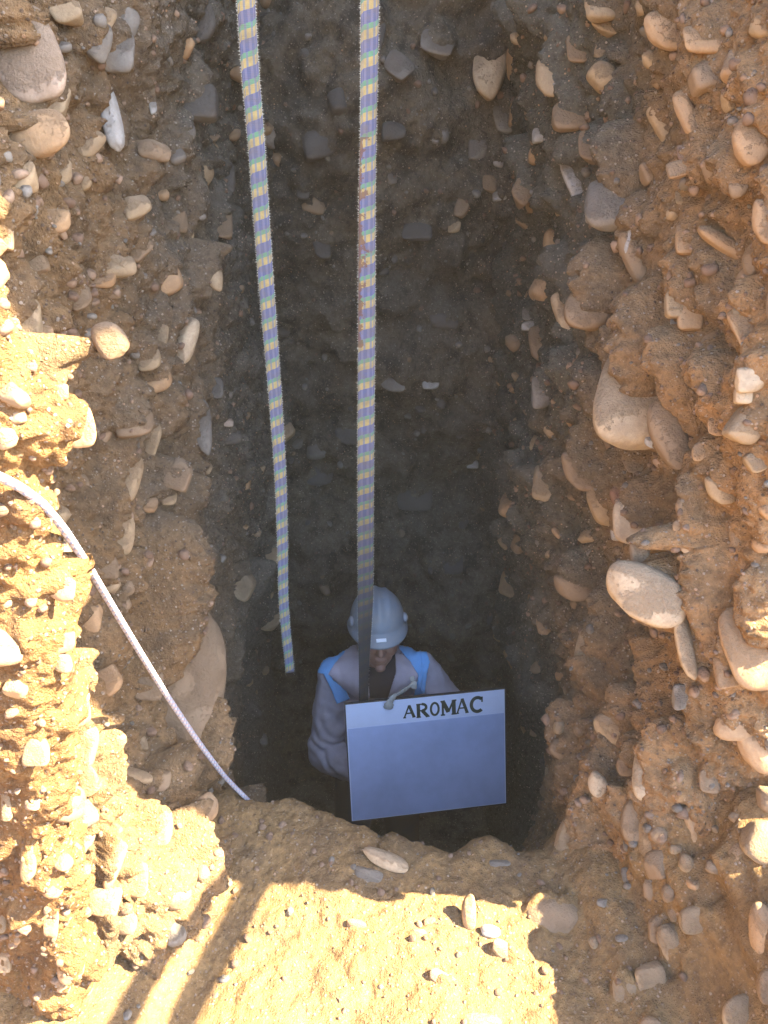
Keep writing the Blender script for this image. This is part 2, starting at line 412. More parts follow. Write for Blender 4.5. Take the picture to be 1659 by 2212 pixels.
# ------------------------------------------------------------------ stones read off the photograph (1659 x 2212): surface, x, y, width, height, tilt, kind
STONES = '''
L 55 115 135 195 25 pink!|L 62 285 125 105 30 orange!|L 130 220 68 55 0 tan|L 14 225 48 50 0 orange|L 213 95 46 76 -15 grey|L 218 38 36 46 -20 tan
L 270 42 48 52 -20 grey|L 255 118 62 72 0 grey|L 232 238 36 165 12 white|L 153 95 20 30 0 tan|L 190 310 40 56 -35 tan|L 143 380 36 46 0 tan|L 298 450 52 44 20 tan
L 372 468 50 66 10 brown|L 482 478 44 66 10 brown|L 312 540 46 44 -30 brown|L 248 572 76 44 15 tan|L 228 605 48 38 -10 orange|L 460 608 26 50 0 tan|L 395 735 46 92 -12 pale
L 357 700 38 72 0 tan|L 437 50 40 100 0 dark|L 430 215 72 82 0 dark|L 335 325 62 36 0 brown|L 140 478 52 44 0 orange|L 20 512 30 50 0 tan|L 500 390 30 76 0 dark|L 112 712 30 24 0 orange
L 237 728 62 88 35 brown|L 150 18 62 60 30 tan|L 335 228 14 44 10 white|L 350 822 62 48 10 orange|L 336 778 40 50 0 tan|L 290 925 80 46 8 brown|L 335 945 34 76 -15 tan
L 285 967 42 36 0 grey|L 440 920 36 104 5 grey|L 470 835 36 46 0 dark|L 270 1037 56 96 -10 tan|L 250 1152 50 92 -8 tan|L 392 1020 44 60 -20 brown|L 380 1155 44 62 -15 brown
L 362 1085 32 24 0 tan|L 500 912 24 18 0 pink|L 495 948 62 30 5 dark|L 378 1450 130 300 -10 brown!!|L 240 1225 32 44 0 brown|L 240 1470 42 52 30 orange|L 325 1482 52 52 0 brown
L 365 1630 36 56 0 tan|L 345 1692 52 36 0 brown|L 288 1672 70 24 -14 tan|L 420 1560 60 90 10 brown|L 180 640 40 60 20 brown|L 90 560 46 60 20 brown
L 345 1790 62 92 0 orange|L 235 1812 42 36 30 tan|L 250 1880 32 90 -18 orange|L 225 1945 62 46 0 orange|L 300 1900 50 60 0 orange|L 170 1530 46 72 0 orange|L 184 1612 46 82 -15 orange|L 200 1680 40 56 20 orange
K 180 925 72 92 15 orange|K 130 850 46 36 0 orange|K 78 768 22 24 0 pink|K 155 1110 38 40 0 orange|K 135 1260 62 60 0 orange|K 152 1390 42 46 0 orange|K 135 1437 36 40 0 tan|K 85 1620 50 60 0 tan|K 80 1735 32 30 0 pink
K 8 1740 30 72 0 tan|K 66 1870 34 90 0 orange|K 118 1990 30 52 0 orange|K 160 2080 60 110 0 orange|K 5 1990 30 42 0 tan|K 4 2075 24 46 0 tan|K 135 2140 32 26 0 orange|K 60 1150 40 36 0 orange|K 40 900 36 30 20 orange
R 1300 22 70 52 0 tan|R 1310 55 62 34 -15 tan|R 1440 68 66 92 20 orange|R 1530 82 80 50 0 orange|R 1178 168 44 70 0 tan|R 1240 255 82 72 0 brown|R 1277 325 52 50 0 brown
R 1320 312 44 36 0 brown|R 1425 270 36 76 25 tan|R 1475 250 42 88 20 orange|R 1460 362 46 34 15 orange|R 1455 325 18 26 0 red|R 1470 425 30 26 0 tan|R 1232 395 30 96 20 white
R 1320 432 100 112 0 grey|R 1285 470 46 30 -10 white|R 1472 510 42 60 0 orange|R 1572 522 112 36 -36 orange|R 1352 515 14 72 -15 white|R 1367 565 52 112 20 brown|R 1330 600 94 58 -25 tan
R 1268 668 96 110 -10 brown|R 1215 682 38 84 15 pale|R 1475 593 36 24 0 tan|R 1450 645 44 70 0 tan|R 1487 676 46 70 0 orange|R 1385 695 32 82 0 tan|R 1153 700 28 20 0 white|R 1137 678 18 20 0 grey
R 1462 705 30 20 0 white|R 1157 293 28 28 0 white|R 1625 300 70 120 20 orange|R 1620 705 60 78 20 orange|R 1648 480 40 84 0 orange|R 1385 845 158 205 -8 pale!|R 1465 838 60 108 -25 tan|R 1460 930 66 170 28 brown
R 1555 760 66 76 -10 orange|R 1620 820 60 48 0 pale|R 1597 850 34 40 0 pale|R 1335 748 40 36 0 grey|R 1165 850 44 60 0 grey|R 1360 1000 50 40 20 brown|R 1535 927 36 30 0 orange|R 1505 975 26 40 0 orange
R 1300 1095 54 86 15 tan|R 1255 1020 46 80 15 brown|R 1350 1065 62 50 20 red|R 1360 1135 72 74 0 pale|R 1377 1195 42 50 0 brown|R 1450 1150 34 72 -20 tan|R 1412 1275 150 125 -8 pale!|R 1480 1165 44 62 20 orange
R 1530 1305 68 94 15 pale|R 1485 1090 40 60 25 orange|R 1630 1285 50 30 10 pale|R 1630 1400 130 160 12 orange!|R 1480 1400 44 130 10 pale|R 1265 1405 56 108 -10 tan|R 1580 1345 40 30 0 grey|R 1325 1160 20 24 0 white
R 1400 957 28 22 0 white|R 1340 1570 88 80 12 tan|R 1345 1505 50 50 0 brown|R 1480 1497 42 50 0 grey|R 1595 1575 88 58 -10 orange!|R 1350 1645 46 44 0 brown|R 1410 1665 76 104 0 pale!|R 1295 1690 34 44 -20 pale
R 1265 1800 82 150 -12 tan|R 1375 1755 44 92 0 brown|R 1410 1820 60 150 5 tan|R 1640 1640 60 100 20 orange|R 1530 1690 44 40 0 brown|R 1365 1920 54 60 -30 pale|R 1395 1945 44 62 -15 tan|R 1495 1925 50 46 30 orange
R 1450 1875 32 36 0 tan|R 1240 110 40 50 0 brown|R 1560 1060 40 60 20 tan|R 1590 1150 36 46 0 orange|R 1560 1450 46 60 10 orange|R 1500 1780 44 80 15 tan|R 1590 1800 50 70 0 orange|R 1460 1960 60 70 20 brown
B 1058 153 88 132 -12 pale!|B 1088 265 44 52 10 grey|B 942 95 76 44 -8 grey|B 868 143 62 44 -30 grey|B 1078 17 40 36 0 grey|B 995 440 30 70 -18 brown|B 1057 405 32 30 0 brown|B 1078 432 30 20 0 white
B 985 498 28 24 0 tan|B 1078 345 24 30 0 white|B 1027 325 40 40 0 grey|B 932 835 36 28 0 white|B 842 830 46 30 0 grey|B 1090 1360 28 54 -20 white|B 980 1215 50 44 0 dark|B 1022 1010 24 20 0 white|B 690 310 70 60 10 dark
B 680 450 50 34 0 brown|B 850 290 50 40 0 dark|B 900 500 60 40 0 dark|B 760 930 60 40 10 dark|B 690 1030 70 44 0 dark|B 960 700 60 30 0 dark|B 900 1080 70 50 0 dark
G 1190 1968 130 120 10 brown|G 795 1885 62 36 -10 grey|G 1080 1858 46 14 0 grey|G 1405 2110 64 84 10 tan|G 1345 2125 60 100 10 tan|G 1600 2185 110 96 15 tan|G 1640 2010 64 170 0 orange|G 925 1985 26 20 0 orange
G 970 2110 90 26 -30 pale|G 1040 2195 80 30 0 tan|G 1110 2060 110 34 -36 tan
G 1525 2130 66 60 20 brown|G 1450 2050 70 90 15 tan|G 1560 2060 80 80 30 brown|G 1490 1985 60 60 0 tan|G 1650 2120 50 80 0 brown|G 1480 2190 70 50 0 brown|G 1580 1985 50 60 20 orange|G 1420 2000 46 60 0 brown|G 905 2010 30 16 0 tan|G 770 1990 40 30 0 orange
'''
WALLS = {}
def axes_img(tilt):
    a = math.radians(tilt); ca, sa = math.cos(a), math.sin(a)
    return [RGT * ca + UPV * sa, -RGT * sa + UPV * ca, -FWD]

# dirt-covered lumps that are only relief
for k, cnt in (('L', 620), ('R', 680), ('B', 560), ('K', 80), ('G', 8)):
    s_ = SURF[k]; vis = np.where((s_.px > -60) & (s_.px < 1720) & (s_.py > -60) & (s_.py < 2280) & (s_.zd > .3))[0]
    wgt = 1 / s_.zd[vis]; wgt /= wgt.sum()
    for i in rng.choice(vis, size=cnt, p=wgt):
        r = float(min(.014 * (1 - rng.random()) ** (-.65), (.055 if k not in 'RL' else .042))) * (.45 if k == 'G' else .6 if k == 'K' else 1)
        ax = axes_img(rng.uniform(-40, 40)); rad = np.array([r * rng.uniform(.7, 1.1), r * rng.uniform(.8, 1.5), r * .8])
        C = s_.P[i] + s_.N[i] * (s_.h[i] - r * rng.uniform(.1, .5))
        s_.drape(C, ax, rad, 0, 0, 1.0, .55, 1.0 if k == 'G' else 1.7)
for s_ in SURF.values(): s_.proj()
wr.h *= 1 - .75 * smooth(.655, .70, wr.P[:, 0]) * smooth(1.2, 1.12, wr.P[:, 1])
placed = []      # (surface key, C, axes, radii, kind, lod)
occ = {k: [] for k in SURF}
for line in STONES.replace('\n', '|').split('|'):
    if not line.strip(): continue
    k, px, py, w_, h_, tl, key = line.split(); px, py, w_, h_, tl = map(float, (px, py, w_, h_, tl))
    if k == 'K' and px < 165 and 985 < py < 1190: continue
    bare = key.endswith('!'); jut = -.85 if key.endswith('!!') else -.5; key = key.rstrip('!')
    s_ = SURF[k]; i, dist = s_.pick(px, py)
    if dist > 60: continue
    Pt = s_.P[i] + s_.N[i] * s_.h[i]; sc = s_.zd[i] / FPX
    rad = np.array([w_ / 2 * sc, h_ / 2 * sc, max(.55 * min(w_, h_) / 2 * sc, .45 * (w_ + h_) / 4 * sc)]) * (1.22 if k in 'LR' else 1.1)
    ax = axes_img(tl)
    out = s_.N[i]
    C = Pt - out * rad[2] * ((jut if bare else -.3 if max(w_, h_) > 85 else -.15) if k != 'G' else .35)
    placed.append((k, C, ax, rad, key, 5 if max(w_, h_) > 85 else 4, bare)); occ[k].append((px, py, max(w_, h_) / 2))
NMANUAL = len(placed)

# more cobbles between them, seeded on the surfaces themselves
EXTRA = {'L': (150, ['tan', 'brown', 'grey', 'brown', 'orange', 'brown', 'tan']), 'R': (150, ['tan', 'orange', 'brown', 'brown', 'tan', 'brown', 'orange']),
         'B': (90, ['dark', 'dark', 'brown', 'dark', 'grey']), 'K': (16, ['orange', 'brown', 'tan']), 'G': (34, ['tan', 'brown', 'brown', 'orange'])}
for k, (cnt, keys) in EXTRA.items():
    s_ = SURF[k]; vis = np.where((s_.px > -40) & (s_.px < 1700) & (s_.py > -40) & (s_.py < 2260) & (s_.zd > .3) & (s_.P[:, 2] > -.95))[0]
    # even over the picture area of the surface: weight by projected cell size
    wgt = 1 / s_.zd[vis] ** 1.2; wgt = wgt / wgt.sum(); tries = 0; got = 0
    facing = ((CAM - s_.P[vis]) * s_.N[vis]).sum(1) > 0
    wgt = wgt * facing; wgt /= wgt.sum()
    cand = rng.choice(vis, size=cnt * (90 if k == 'G' else 30), p=wgt)
    for i in cand:
        if got >= cnt: break
        r = float(min(.014 * (1 - rng.random()) ** (-.65), .05)) * (.8 if k in 'GB' else .6 if k == 'K' else 1)
        rp = r / s_.zd[i] * FPX; px, py = s_.px[i], s_.py[i]
        if k == 'K' and px < 170 and 960 < py < 1200: continue
        if k == 'G' and not (px > 1400 or py > 2290): continue
        if any((px - a) ** 2 + (py - b) ** 2 < (rp + c) ** 2 * .9 for a, b, c in occ[k]): continue
        ax = np.linalg.qr(rng.normal(size=(3, 3)))[0].T if rng.random() < .3 else np.array(axes_img(rng.uniform(-40, 40)))
        rad = np.array([r * rng.uniform(.8, 1.25), r * rng.uniform(.8, 1.5), r * rng.uniform(.7, 1.0)])
        Pt = s_.P[i] + s_.N[i] * s_.h[i]
        C = Pt - s_.N[i] * r * rng.uniform(-.25, .2)
        placed.append((k, C, ax, rad, keys[rng.integers(len(keys))], 4 if rp > 22 else 2, -1)); occ[k].append((px, py, rp)); got += 1

# dirt draped over the upper side of every stone
for (k, C, ax, rad, key, lod, v) in placed:
    u = rng.uniform(.45, .95) + (.35 if lod == 5 else 0)
    if v is True: SURF[k].drape(C, ax, rad, .85, .45, .9, .1, 1.1)
    elif k == 'K' or (k == 'L' and C[1] < 1.22 and C[2] < .7): SURF[k].drape(C, ax, rad, .25, .75, .95, .15, 1.1)
    elif k == 'G': SURF[k].drape(C, ax, rad, .1, .6, 1.0, .15, 1.0)
    else: SURF[k].drape(C, ax, rad, u * .75 if key in ('brown', 'dark', 'tan', 'grey', 'red') else u, rng.uniform(.25, .6) if lod < 5 else .55, 1.0)

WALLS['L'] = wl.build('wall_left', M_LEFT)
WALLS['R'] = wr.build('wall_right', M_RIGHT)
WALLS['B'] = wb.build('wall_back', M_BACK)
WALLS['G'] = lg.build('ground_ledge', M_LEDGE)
WALLS['K'] = bk.build('earth_bank', M_BANK)
for (k, C, ax, rad, key, lod, v) in placed:
    place_stone('stone', C, ax, rad, key, WALLS[k], lod)

# pebbles and grit, real geometry, one part per surface
def pebbles(k, cnt, mats, rmin, rmax, power=.5):
    s_ = SURF[k]; P = s_.pts(); G = P.reshape(s_.n, s_.m, 3)
    nn = np.cross(np.gradient(G, axis=0), np.gradient(G, axis=1)).reshape(-1, 3)
    if s_.flip: nn = -nn
    nn /= np.linalg.norm(nn, axis=1)[:, None] + 1e-12
    px, py, zd = project(P)
    vis = np.where((px > -60) & (px < 1720) & (py > -60) & (py < 2280) & (zd > .3) & (P[:, 2] > -1.0))[0]
    wgt = 1 / zd[vis]; wgt /= wgt.sum()
    idx = rng.choice(vis, size=cnt, p=wgt)
    r = np.minimum(rmin * (1 - rng.random(cnt)) ** (-power), rmax)
    for nm, V, F, sel in (('pebbles', *ICO[2], r > .0048), ('grit', *ICO[1], r <= .0048)):
        ii = idx[sel]; n = len(ii)
        if not n: continue
        sc = r[sel][:, None] * rng.uniform(.7, 1.3, (n, 3))
        Q = np.linalg.qr(rng.normal(size=(n, 3, 3)))[0]
        base = np.stack([rock_dirs(V, 500 + j, 6, 7) for j in range(12)])
        B = base[rng.integers(0, 12, n)] * sc[:, None, :]
        B = np.einsum('nij,nvj->nvi', Q, B) + (P[ii] + nn[ii] * (r[sel] * rng.uniform(-.25, .45, n))[:, None])[:, None, :]
        FF = (F[None] + (np.arange(n) * len(V))[:, None, None]).reshape(-1, 3)
        me = mesh_np(nm, B.reshape(-1, 3), FF, None)
        for m_ in mats: me.materials.append(m_)
        mi = np.repeat(rng.integers(0, len(mats), n), len(F)).astype(np.int32)
        me.polygons.foreach_set('material_index', mi)
        link(nm, me, WALLS[k], kind='stuff')

PEB = {k: stone_mat('pebble_' + k, c1, c2, .35, d) for k, (c1, c2, d) in {
    'tan': ((.34, .24, .165), (.28, .2, .15), (.16, .105, .072)), 'grey': ((.26, .24, .21), (.2, .18, .16), (.12, .1, .08)),
    'brown': ((.2, .13, .09), (.17, .12, .09), (.15, .1, .07)), 'pale': ((.44, .38, .31), (.4, .33, .26), (.2, .15, .1))}.items()}
mats = [PEB['tan'], PEB['brown'], PEB['grey'], PEB['brown'], PEB['tan']]
pebbles('L', 1700, mats, .0030, .011)
pebbles('R', 2400, mats, .0030, .011)
pebbles('B', 500, [PEB['grey'], PEB['brown'], PEB['grey']], .0035, .013)
pebbles('G', 800, mats[:4], .0018, .008)
pebbles('K', 700, [PEB['tan'], PEB['brown'], PEB['tan']], .0022, .008)

# ------------------------------------------------------------------ rest of the ground: pit floor, terraces, open land
def sheet(name, xs, ys, zf, mat):
    X, Y = np.meshgrid(np.array(xs, float), np.array(ys, float), indexing='ij')
    P = np.stack([X.ravel(), Y.ravel(), np.zeros(X.size)], 1); P[:, 2] = zf(P[:, 0], P[:, 1])
    me = mesh_np(name, P, grid_faces(len(xs), len(ys)), mat)
    return link(name, me, kind='structure')
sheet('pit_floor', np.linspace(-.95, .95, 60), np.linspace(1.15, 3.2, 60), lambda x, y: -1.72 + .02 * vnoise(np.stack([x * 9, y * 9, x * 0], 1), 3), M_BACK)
def roughz(x, y, a=.04): return a * fbm(np.stack([x * 1.5, y * 1.5, x * 0], 1), 3, 5)
# upper land round the hole (left, right, behind it) and the lower terrace the photographer stands on
gx = np.concatenate([np.linspace(-30, -3, 30), np.linspace(-2.8, -.56, 24)])
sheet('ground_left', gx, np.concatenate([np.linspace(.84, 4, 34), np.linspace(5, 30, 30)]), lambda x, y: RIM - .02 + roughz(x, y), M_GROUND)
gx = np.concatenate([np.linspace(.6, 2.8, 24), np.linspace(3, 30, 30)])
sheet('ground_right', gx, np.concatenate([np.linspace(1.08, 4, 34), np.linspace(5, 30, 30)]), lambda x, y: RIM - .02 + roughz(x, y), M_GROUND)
sheet('ground_behind_hole', np.linspace(-.58, .62, 16), np.concatenate([np.linspace(3.05, 5, 20), np.linspace(6, 30, 20)]), lambda x, y: RIM - .025 + roughz(x, y), M_GROUND)
def terr(x, y):
    r = np.maximum(0, -x - .8) * 1.1 ; r = np.minimum(r, 2.2)
    q = np.minimum(np.maximum(0, x - 1.0) * .35, 1.5)
    return -.03 + r + q + .25 * smooth(.75, 1.05, x) + roughz(x, y, .05)
sheet('ground_terrace', np.concatenate([np.linspace(-30, -4, 24), np.linspace(-3.8, 4, 80), np.linspace(4.4, 30, 24)]),
      np.concatenate([np.linspace(-30, -4, 24), np.linspace(-3.8, .15, 44), [.5, .86]]), lambda x, y: np.where((np.abs(x) < .98) & (y > -.0), -.12, terr(x, y)), M_GROUND)

# ------------------------------------------------------------------ straps, rope, poles
def tube_pts(P, prof, up=None, twist=None):
    """sweep a closed profile (k,2) scaled per point along P"""
    P = np.asarray(P, float); n = len(P); T = np.gradient(P, axis=0); T /= np.linalg.norm(T, axis=1)[:, None]
    U = np.array(up if up is not None else [0, 0, 1.0]); A = np.cross(T, U); bad = np.linalg.norm(A, axis=1) < 1e-3
    A[bad] = [1, 0, 0]; A /= np.linalg.norm(A, axis=1)[:, None]; B = np.cross(A, T)
    tw = np.zeros(n) if twist is None else np.asarray(twist)
    A2 = A * np.cos(tw)[:, None] + B * np.sin(tw)[:, None]; B2 = -A * np.sin(tw)[:, None] + B * np.cos(tw)[:, None]
    k = prof.shape[1]
    V = P[:, None, :] + A2[:, None, :] * prof[:, :, 0:1] + B2[:, None, :] * prof[:, :, 1:2]
    return V

def sweep(name, P, prof, mat, parent=None, up=None, twist=None, cap=True, uvlen=True, **props):
    V = tube_pts(P, prof, up, twist); n, k = V.shape[:2]
    # closed ring duplicated for the uv seam
    V = np.concatenate([V, V[:, :1]], 1); k1 = k + 1
    L = np.concatenate([[0], np.cumsum(np.linalg.norm(np.diff(np.asarray(P, float), axis=0), axis=1))])
    uv = np.stack([np.tile(np.linspace(0, 1, k1), n), np.repeat(L, k1)], 1)
    F = grid_faces(n, k1); VV = V.reshape(-1, 3)
    if cap:
        for e, r in ((0, 1), (n - 1, -1)):
            c = V[e, :-1].mean(0); ci = len(VV); VV = np.vstack([VV, c]); uv = np.vstack([uv, [[.5, L[e]]]])
            i = e * k1 + np.arange(k1)
            q = np.stack([i[:-1], i[1:], np.full(k1 - 1, ci), np.full(k1 - 1, ci)], 1)
            F = np.vstack([F, q if r > 0 else q[:, [1, 0, 2, 3]]])
    me = mesh_quadtri(name, VV, F, mat, uv)
    return link(name, me, parent, **props)

def mesh_quadtri(name, V, F, mat, uv=None):
    me = bpy.data.meshes.new(name)
    fs = [tuple(f[:3]) if f[2] == f[3] else tuple(f) for f in F.tolist()]
    me.from_pydata(np.asarray(V).tolist(), [], fs)
    if uv is not None:
        l = me.uv_layers.new(name='UVMap'); vi = np.zeros(len(me.loops), dtype=np.int32); me.loops.foreach_get('vertex_index', vi)
        l.data.foreach_set('uv', np.asarray(uv, dtype=np.float32)[vi].ravel())
    me.polygons.foreach_set('use_smooth', np.ones(len(me.polygons), dtype=bool)); me.update()
    if mat: me.materials.append(mat)
    return me

def webbing_mat(name, edge=True, stain_dark_end=0.0, fade=0.0):
    s = N(name); uv = s.new('ShaderNodeUVMap'); sx = s.new('ShaderNodeSeparateXYZ'); s.lk(uv.outputs[0], sx.inputs[0])
    u, v = sx.outputs[0], sx.outputs[1]
    # u runs once round the flat strap: fold it so that both faces carry the weave
    uf = s.math('PINGPONG', s.math('ADD', u, .0), .5)                 # 0..0.5..0 across
    uc = s.math('MULTIPLY', uf, 2.0)                                  # 0..1 across one face
    ph = s.math('ADD', s.math('MULTIPLY', v, 1 / .054), s.math('MULTIPLY', uc, .55))
    fr = s.math('FRACT', ph)
    blue = s.math('LESS_THAN', fr, .46)
    cols = s.math('FRACT', s.math('MULTIPLY', uc, 7.0))
    idx = s.math('FRACT', s.math('MULTIPLY', s.math('FLOOR', s.math('MULTIPLY', uc, 7.0)), .381))
    part = s.math('GREATER_THAN', fr, .66)
    yel = s.mix(s.math('GREATER_THAN', cols, .34), (.26, .28, .32), (.52, .41, .17))
    grn = s.mix(s.math('GREATER_THAN', cols, .34), (.18, .25, .30), (.16, .36, .22))
    streak = s.mix(part, grn, yel)
    blu = s.mix(s.math('GREATER_THAN', cols, .6), (.13, .15, .29), (.20, .21, .34))
    col = s.mix(blue, streak, blu)
    if edge:
        e = s.math('ADD', s.math('LESS_THAN', uc, .07), s.math('GREATER_THAN', uc, .93))
        col = s.mix(s.math('MINIMUM', e, 1.0), col, (.62, .66, .62))
    geo = s.new('ShaderNodeNewGeometry')
    nz = s.noise(geo.outputs['Position'], 30, 5, .7)
    col = s.mix(s.ramp(nz, [(.38, 0.0), (.7, .6)]), col, (.2, .17, .13))
    if stain_dark_end:
        pz = s.new('ShaderNodeSeparateXYZ'); s.lk(geo.outputs['Position'], pz.inputs[0])
        band = s.math('MULTIPLY', s.math('GREATER_THAN', pz.outputs[2], .98), s.math('LESS_THAN', pz.outputs[2], 1.48))
        m_ = s.math('ADD', s.math('SUBTRACT', .62, uc), s.math('MULTIPLY', s.math('SUBTRACT', nz, .5), 1.4))
        col = s.mix(s.math('MULTIPLY', s.math('GREATER_THAN', m_, .25), s.math('MULTIPLY', band, .75)), col, (.19, .10, .07))
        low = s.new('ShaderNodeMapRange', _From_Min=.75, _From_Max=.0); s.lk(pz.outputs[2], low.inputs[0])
        col = s.mix(s.math('MULTIPLY', low.outputs[0], .95), col, (.045, .043, .045))  # strap colour darkens towards its lower end
    s.lk(col, s.b.inputs['Base Color'])
    rib = s.math('SINE', s.math('MULTIPLY', v, 2 * math.pi / .0035))
    s.bump(s.math('ADD', s.math('MULTIPLY', rib, .4), s.math('MULTIPLY', cols, .6)), .6, .0012)
    s.b.inputs['Roughness'].default_value = .85
    return s.m

def strap(name, path, wid, thick, tw, mat, label):
    """path: (y_px, x_px, world y); width along the strap in metres"""
    ys = np.array([p[0] for p in path], float)
    t = np.linspace(ys[0], ys[-1], 240)
    xp = np.interp(t, ys, [p[1] for p in path]); yy = np.interp(t, ys, [p[2] for p in path])
    xp = np.convolve(np.pad(xp, 12, mode='edge'), np.ones(25) / 25, 'valid')
    P = np.array([at(a, b, c) for a, b, c in zip(xp, t, yy)])
    top = P[0] + (P[0] - P[4]) / np.linalg.norm(P[0] - P[4]) * np.linspace((3.12 - P[0][2]) * 1.0, .02, 30)[:, None]
    P = np.vstack([top, P]); n = len(P)
    wd = np.interp(np.linspace(0, 1, n), [a for a, _ in wid], [b for _, b in wid])
    k = 16; a = np.linspace(0, 2 * np.pi, k, endpoint=False) + np.pi
    cx = np.sign(np.cos(a)) * np.abs(np.cos(a)) ** .45; cy = np.sign(np.sin(a)) * np.abs(np.sin(a)) ** .8
    prof = np.stack([cx[None] * wd[:, None] / 2, cy[None] * thick / 2 * np.ones((n, 1))], 2)
    twv = np.interp(np.linspace(0, 1, n), [a for a, _ in tw], [b for _, b in tw])
    o = sweep(name, P, prof, mat, up=[0, 1, 0], twist=twv, label=label, category='strap', group='webbing straps hanging into the hole')
    # frayed fibres along both edges
    V = tube_pts(P, prof, [0, 1, 0], twv); r = np.random.default_rng(len(label)); vs = []
    for i in range(30, n):
        for e in (0, k // 2):
            for _ in range(3):
                q = V[i, e] + (P[i] - P[i - 1]) * r.uniform(0, 1); out = V[i, e] - P[i]; out /= np.linalg.norm(out) + 1e-9
                d = out * r.uniform(.0015, .0045) + r.normal(size=3) * .0012; sd_ = np.array([0, 0, .0005])
                vs += [q - sd_ - out * .001, q + sd_ - out * .001, q + d]
    F = np.arange(len(vs)).reshape(-1, 3)
    link('fringe', mesh_np('fringe', np.array(vs), F, M_FRINGE, False), o, kind='stuff')
    return o
fr_ = N('strap_fringe'); fr_.b.inputs['Base Color'].default_value = (.75, .75, .66, 1); M_FRINGE = fr_.m
M_WEB = webbing_mat('webbing_striped'); M_WEB2 = webbing_mat('webbing_striped_stained', stain_dark_end=1)
LS = [(-40, 528, 2.0), (0, 532, 2.0), (130, 538, 2.0), (260, 550, 2.0), (400, 560, 2.0), (560, 571, 2.0), (700, 582, 2.0), (870, 596, 2.0), (1040, 607, 2.0), (1200, 611, 2.0), (1320, 612, 2.0), (1390, 620, 2.0), (1452, 629, 2.0)]
RS = [(-40, 799, 2.0), (0, 799, 2.0), (200, 797, 2.0), (420, 793, 2.0), (700, 792, 2.0), (1000, 790, 2.0), (1200, 790, 2.03), (1300, 790, 2.06), (1400, 787, 2.09), (1500, 785, 2.10), (1580, 785, 2.16)]
strap('hanging_strap', LS, [(0, .040), (.12, .040), (.5, .038), (.8, .033), (1, .028)], .006, [(0, 0.15), (.4, .1), (.8, .35), (1, .2)], M_WEB,
      'striped blue and yellow webbing strap whose loose end hangs free left of the man')
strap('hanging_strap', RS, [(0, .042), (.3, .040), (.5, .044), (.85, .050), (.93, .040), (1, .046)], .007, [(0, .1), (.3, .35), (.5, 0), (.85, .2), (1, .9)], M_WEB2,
      'striped webbing strap with a rust red stain, hanging down in front of the hard hat')

# braided cord over the left bank
s = N('braided_cord'); uv = s.new('ShaderNodeUVMap'); sx = s.new('ShaderNodeSeparateXYZ'); s.lk(uv.outputs[0], sx.inputs[0])
a_ = s.math('FRACT', s.math('ADD', s.math('MULTIPLY', sx.outputs[0], 3.0), s.math('MULTIPLY', sx.outputs[1], 62)))
b_ = s.math('FRACT', s.math('SUBTRACT', s.math('MULTIPLY', sx.outputs[0], 3.0), s.math('MULTIPLY', sx.outputs[1], 62)))
cc = s.mix(s.math('LESS_THAN', a_, .3), (.36, .38, .44), (.20, .24, .38)); cc = s.mix(s.math('MULTIPLY', s.math('LESS_THAN', b_, .22), .6), cc, (.45, .25, .2))
s.lk(cc, s.b.inputs['Base Color']); s.bump(s.math('MULTIPLY', s.math('PINGPONG', a_, .5), s.math('PINGPONG', b_, .5)), 1.0, .004); M_CORD = s.m
cp = [(-120, 985, .70), (0, 1030, .775), (45, 1053, .80), (95, 1090, .825), (140, 1145, .86), (190, 1222, .92), (240, 1306, .99), (300, 1405, 1.07), (360, 1502, 1.15), (430, 1605, 1.24), (485, 1678, 1.31), (545, 1738, 1.37)]
C3 = np.array([at(*c) for c in cp]); C3 = np.vstack([C3, C3[-1] + [.015, .03, -.06], C3[-1] + [.01, .06, -.4], C3[-1] + [.02, .07, -1.0]])
C3 = np.vstack([[C3[0] + [-.3, -.15, .02]], C3])
tt = np.linspace(0, len(C3) - 1, 420); C3 = np.stack([np.interp(tt, np.arange(len(C3)), C3[:, i]) for i in range(3)], 1)
for _ in range(60): C3[1:-1] = (C3[:-2] + 2 * C3[1:-1] + C3[2:]) / 4
k = 12; a = np.linspace(0, 2 * np.pi, k, endpoint=False); rr_ = .0056
prof = np.stack([np.tile(np.cos(a) * rr_, (len(C3), 1)), np.tile(np.sin(a) * rr_, (len(C3), 1))], 2) * (1 + .05 * np.sin(np.arange(len(C3)) * 2.4))[:, None, None]
sweep('cord', C3, prof, M_CORD, label='thin pale blue braided cord lying over the sunlit left bank and down into the hole', category='rope')

# round timber poles: one over the hole carries the straps, three on the right throw the stripes of shade on the ledge
s = N('pole_wood'); co = s.obj(); mp = s.new('ShaderNodeMapping'); mp.inputs['Scale'].default_value = (30, 30, 3); s.lk(co, mp.inputs[0])
nn_ = s.noise(mp.outputs[0], 1.5, 5, .6); s.lk(s.ramp(nn_, [(.3, (.16, .10, .06)), (.7, (.34, .24, .15))]), s.b.inputs['Base Color']); s.bump(nn_, .6, .004); M_POLE = s.m
def pole(a, b, r, label, group=None):
    a, b = np.array(a, float), np.array(b, float); t = np.linspace(0, 1, 26)[:, None]; P = a + (b - a) * t
    P = P + .006 * np.stack([vnoise(P * 3, 5), vnoise(P * 3, 6), vnoise(P * 3, 7)], 1)
    k = 14; an = np.linspace(0, 2 * np.pi, k, endpoint=False)
    prof = np.stack([np.cos(an)[None] * r * np.linspace(1.05, .95, 26)[:, None], np.sin(an)[None] * r * np.linspace(1.05, .95, 26)[:, None]], 2)
    kw = dict(label=label, category='pole')
    if group: kw['group'] = group
    sweep('wooden_pole', P, prof, M_POLE, up=[.01, .02, 1.0], **kw)
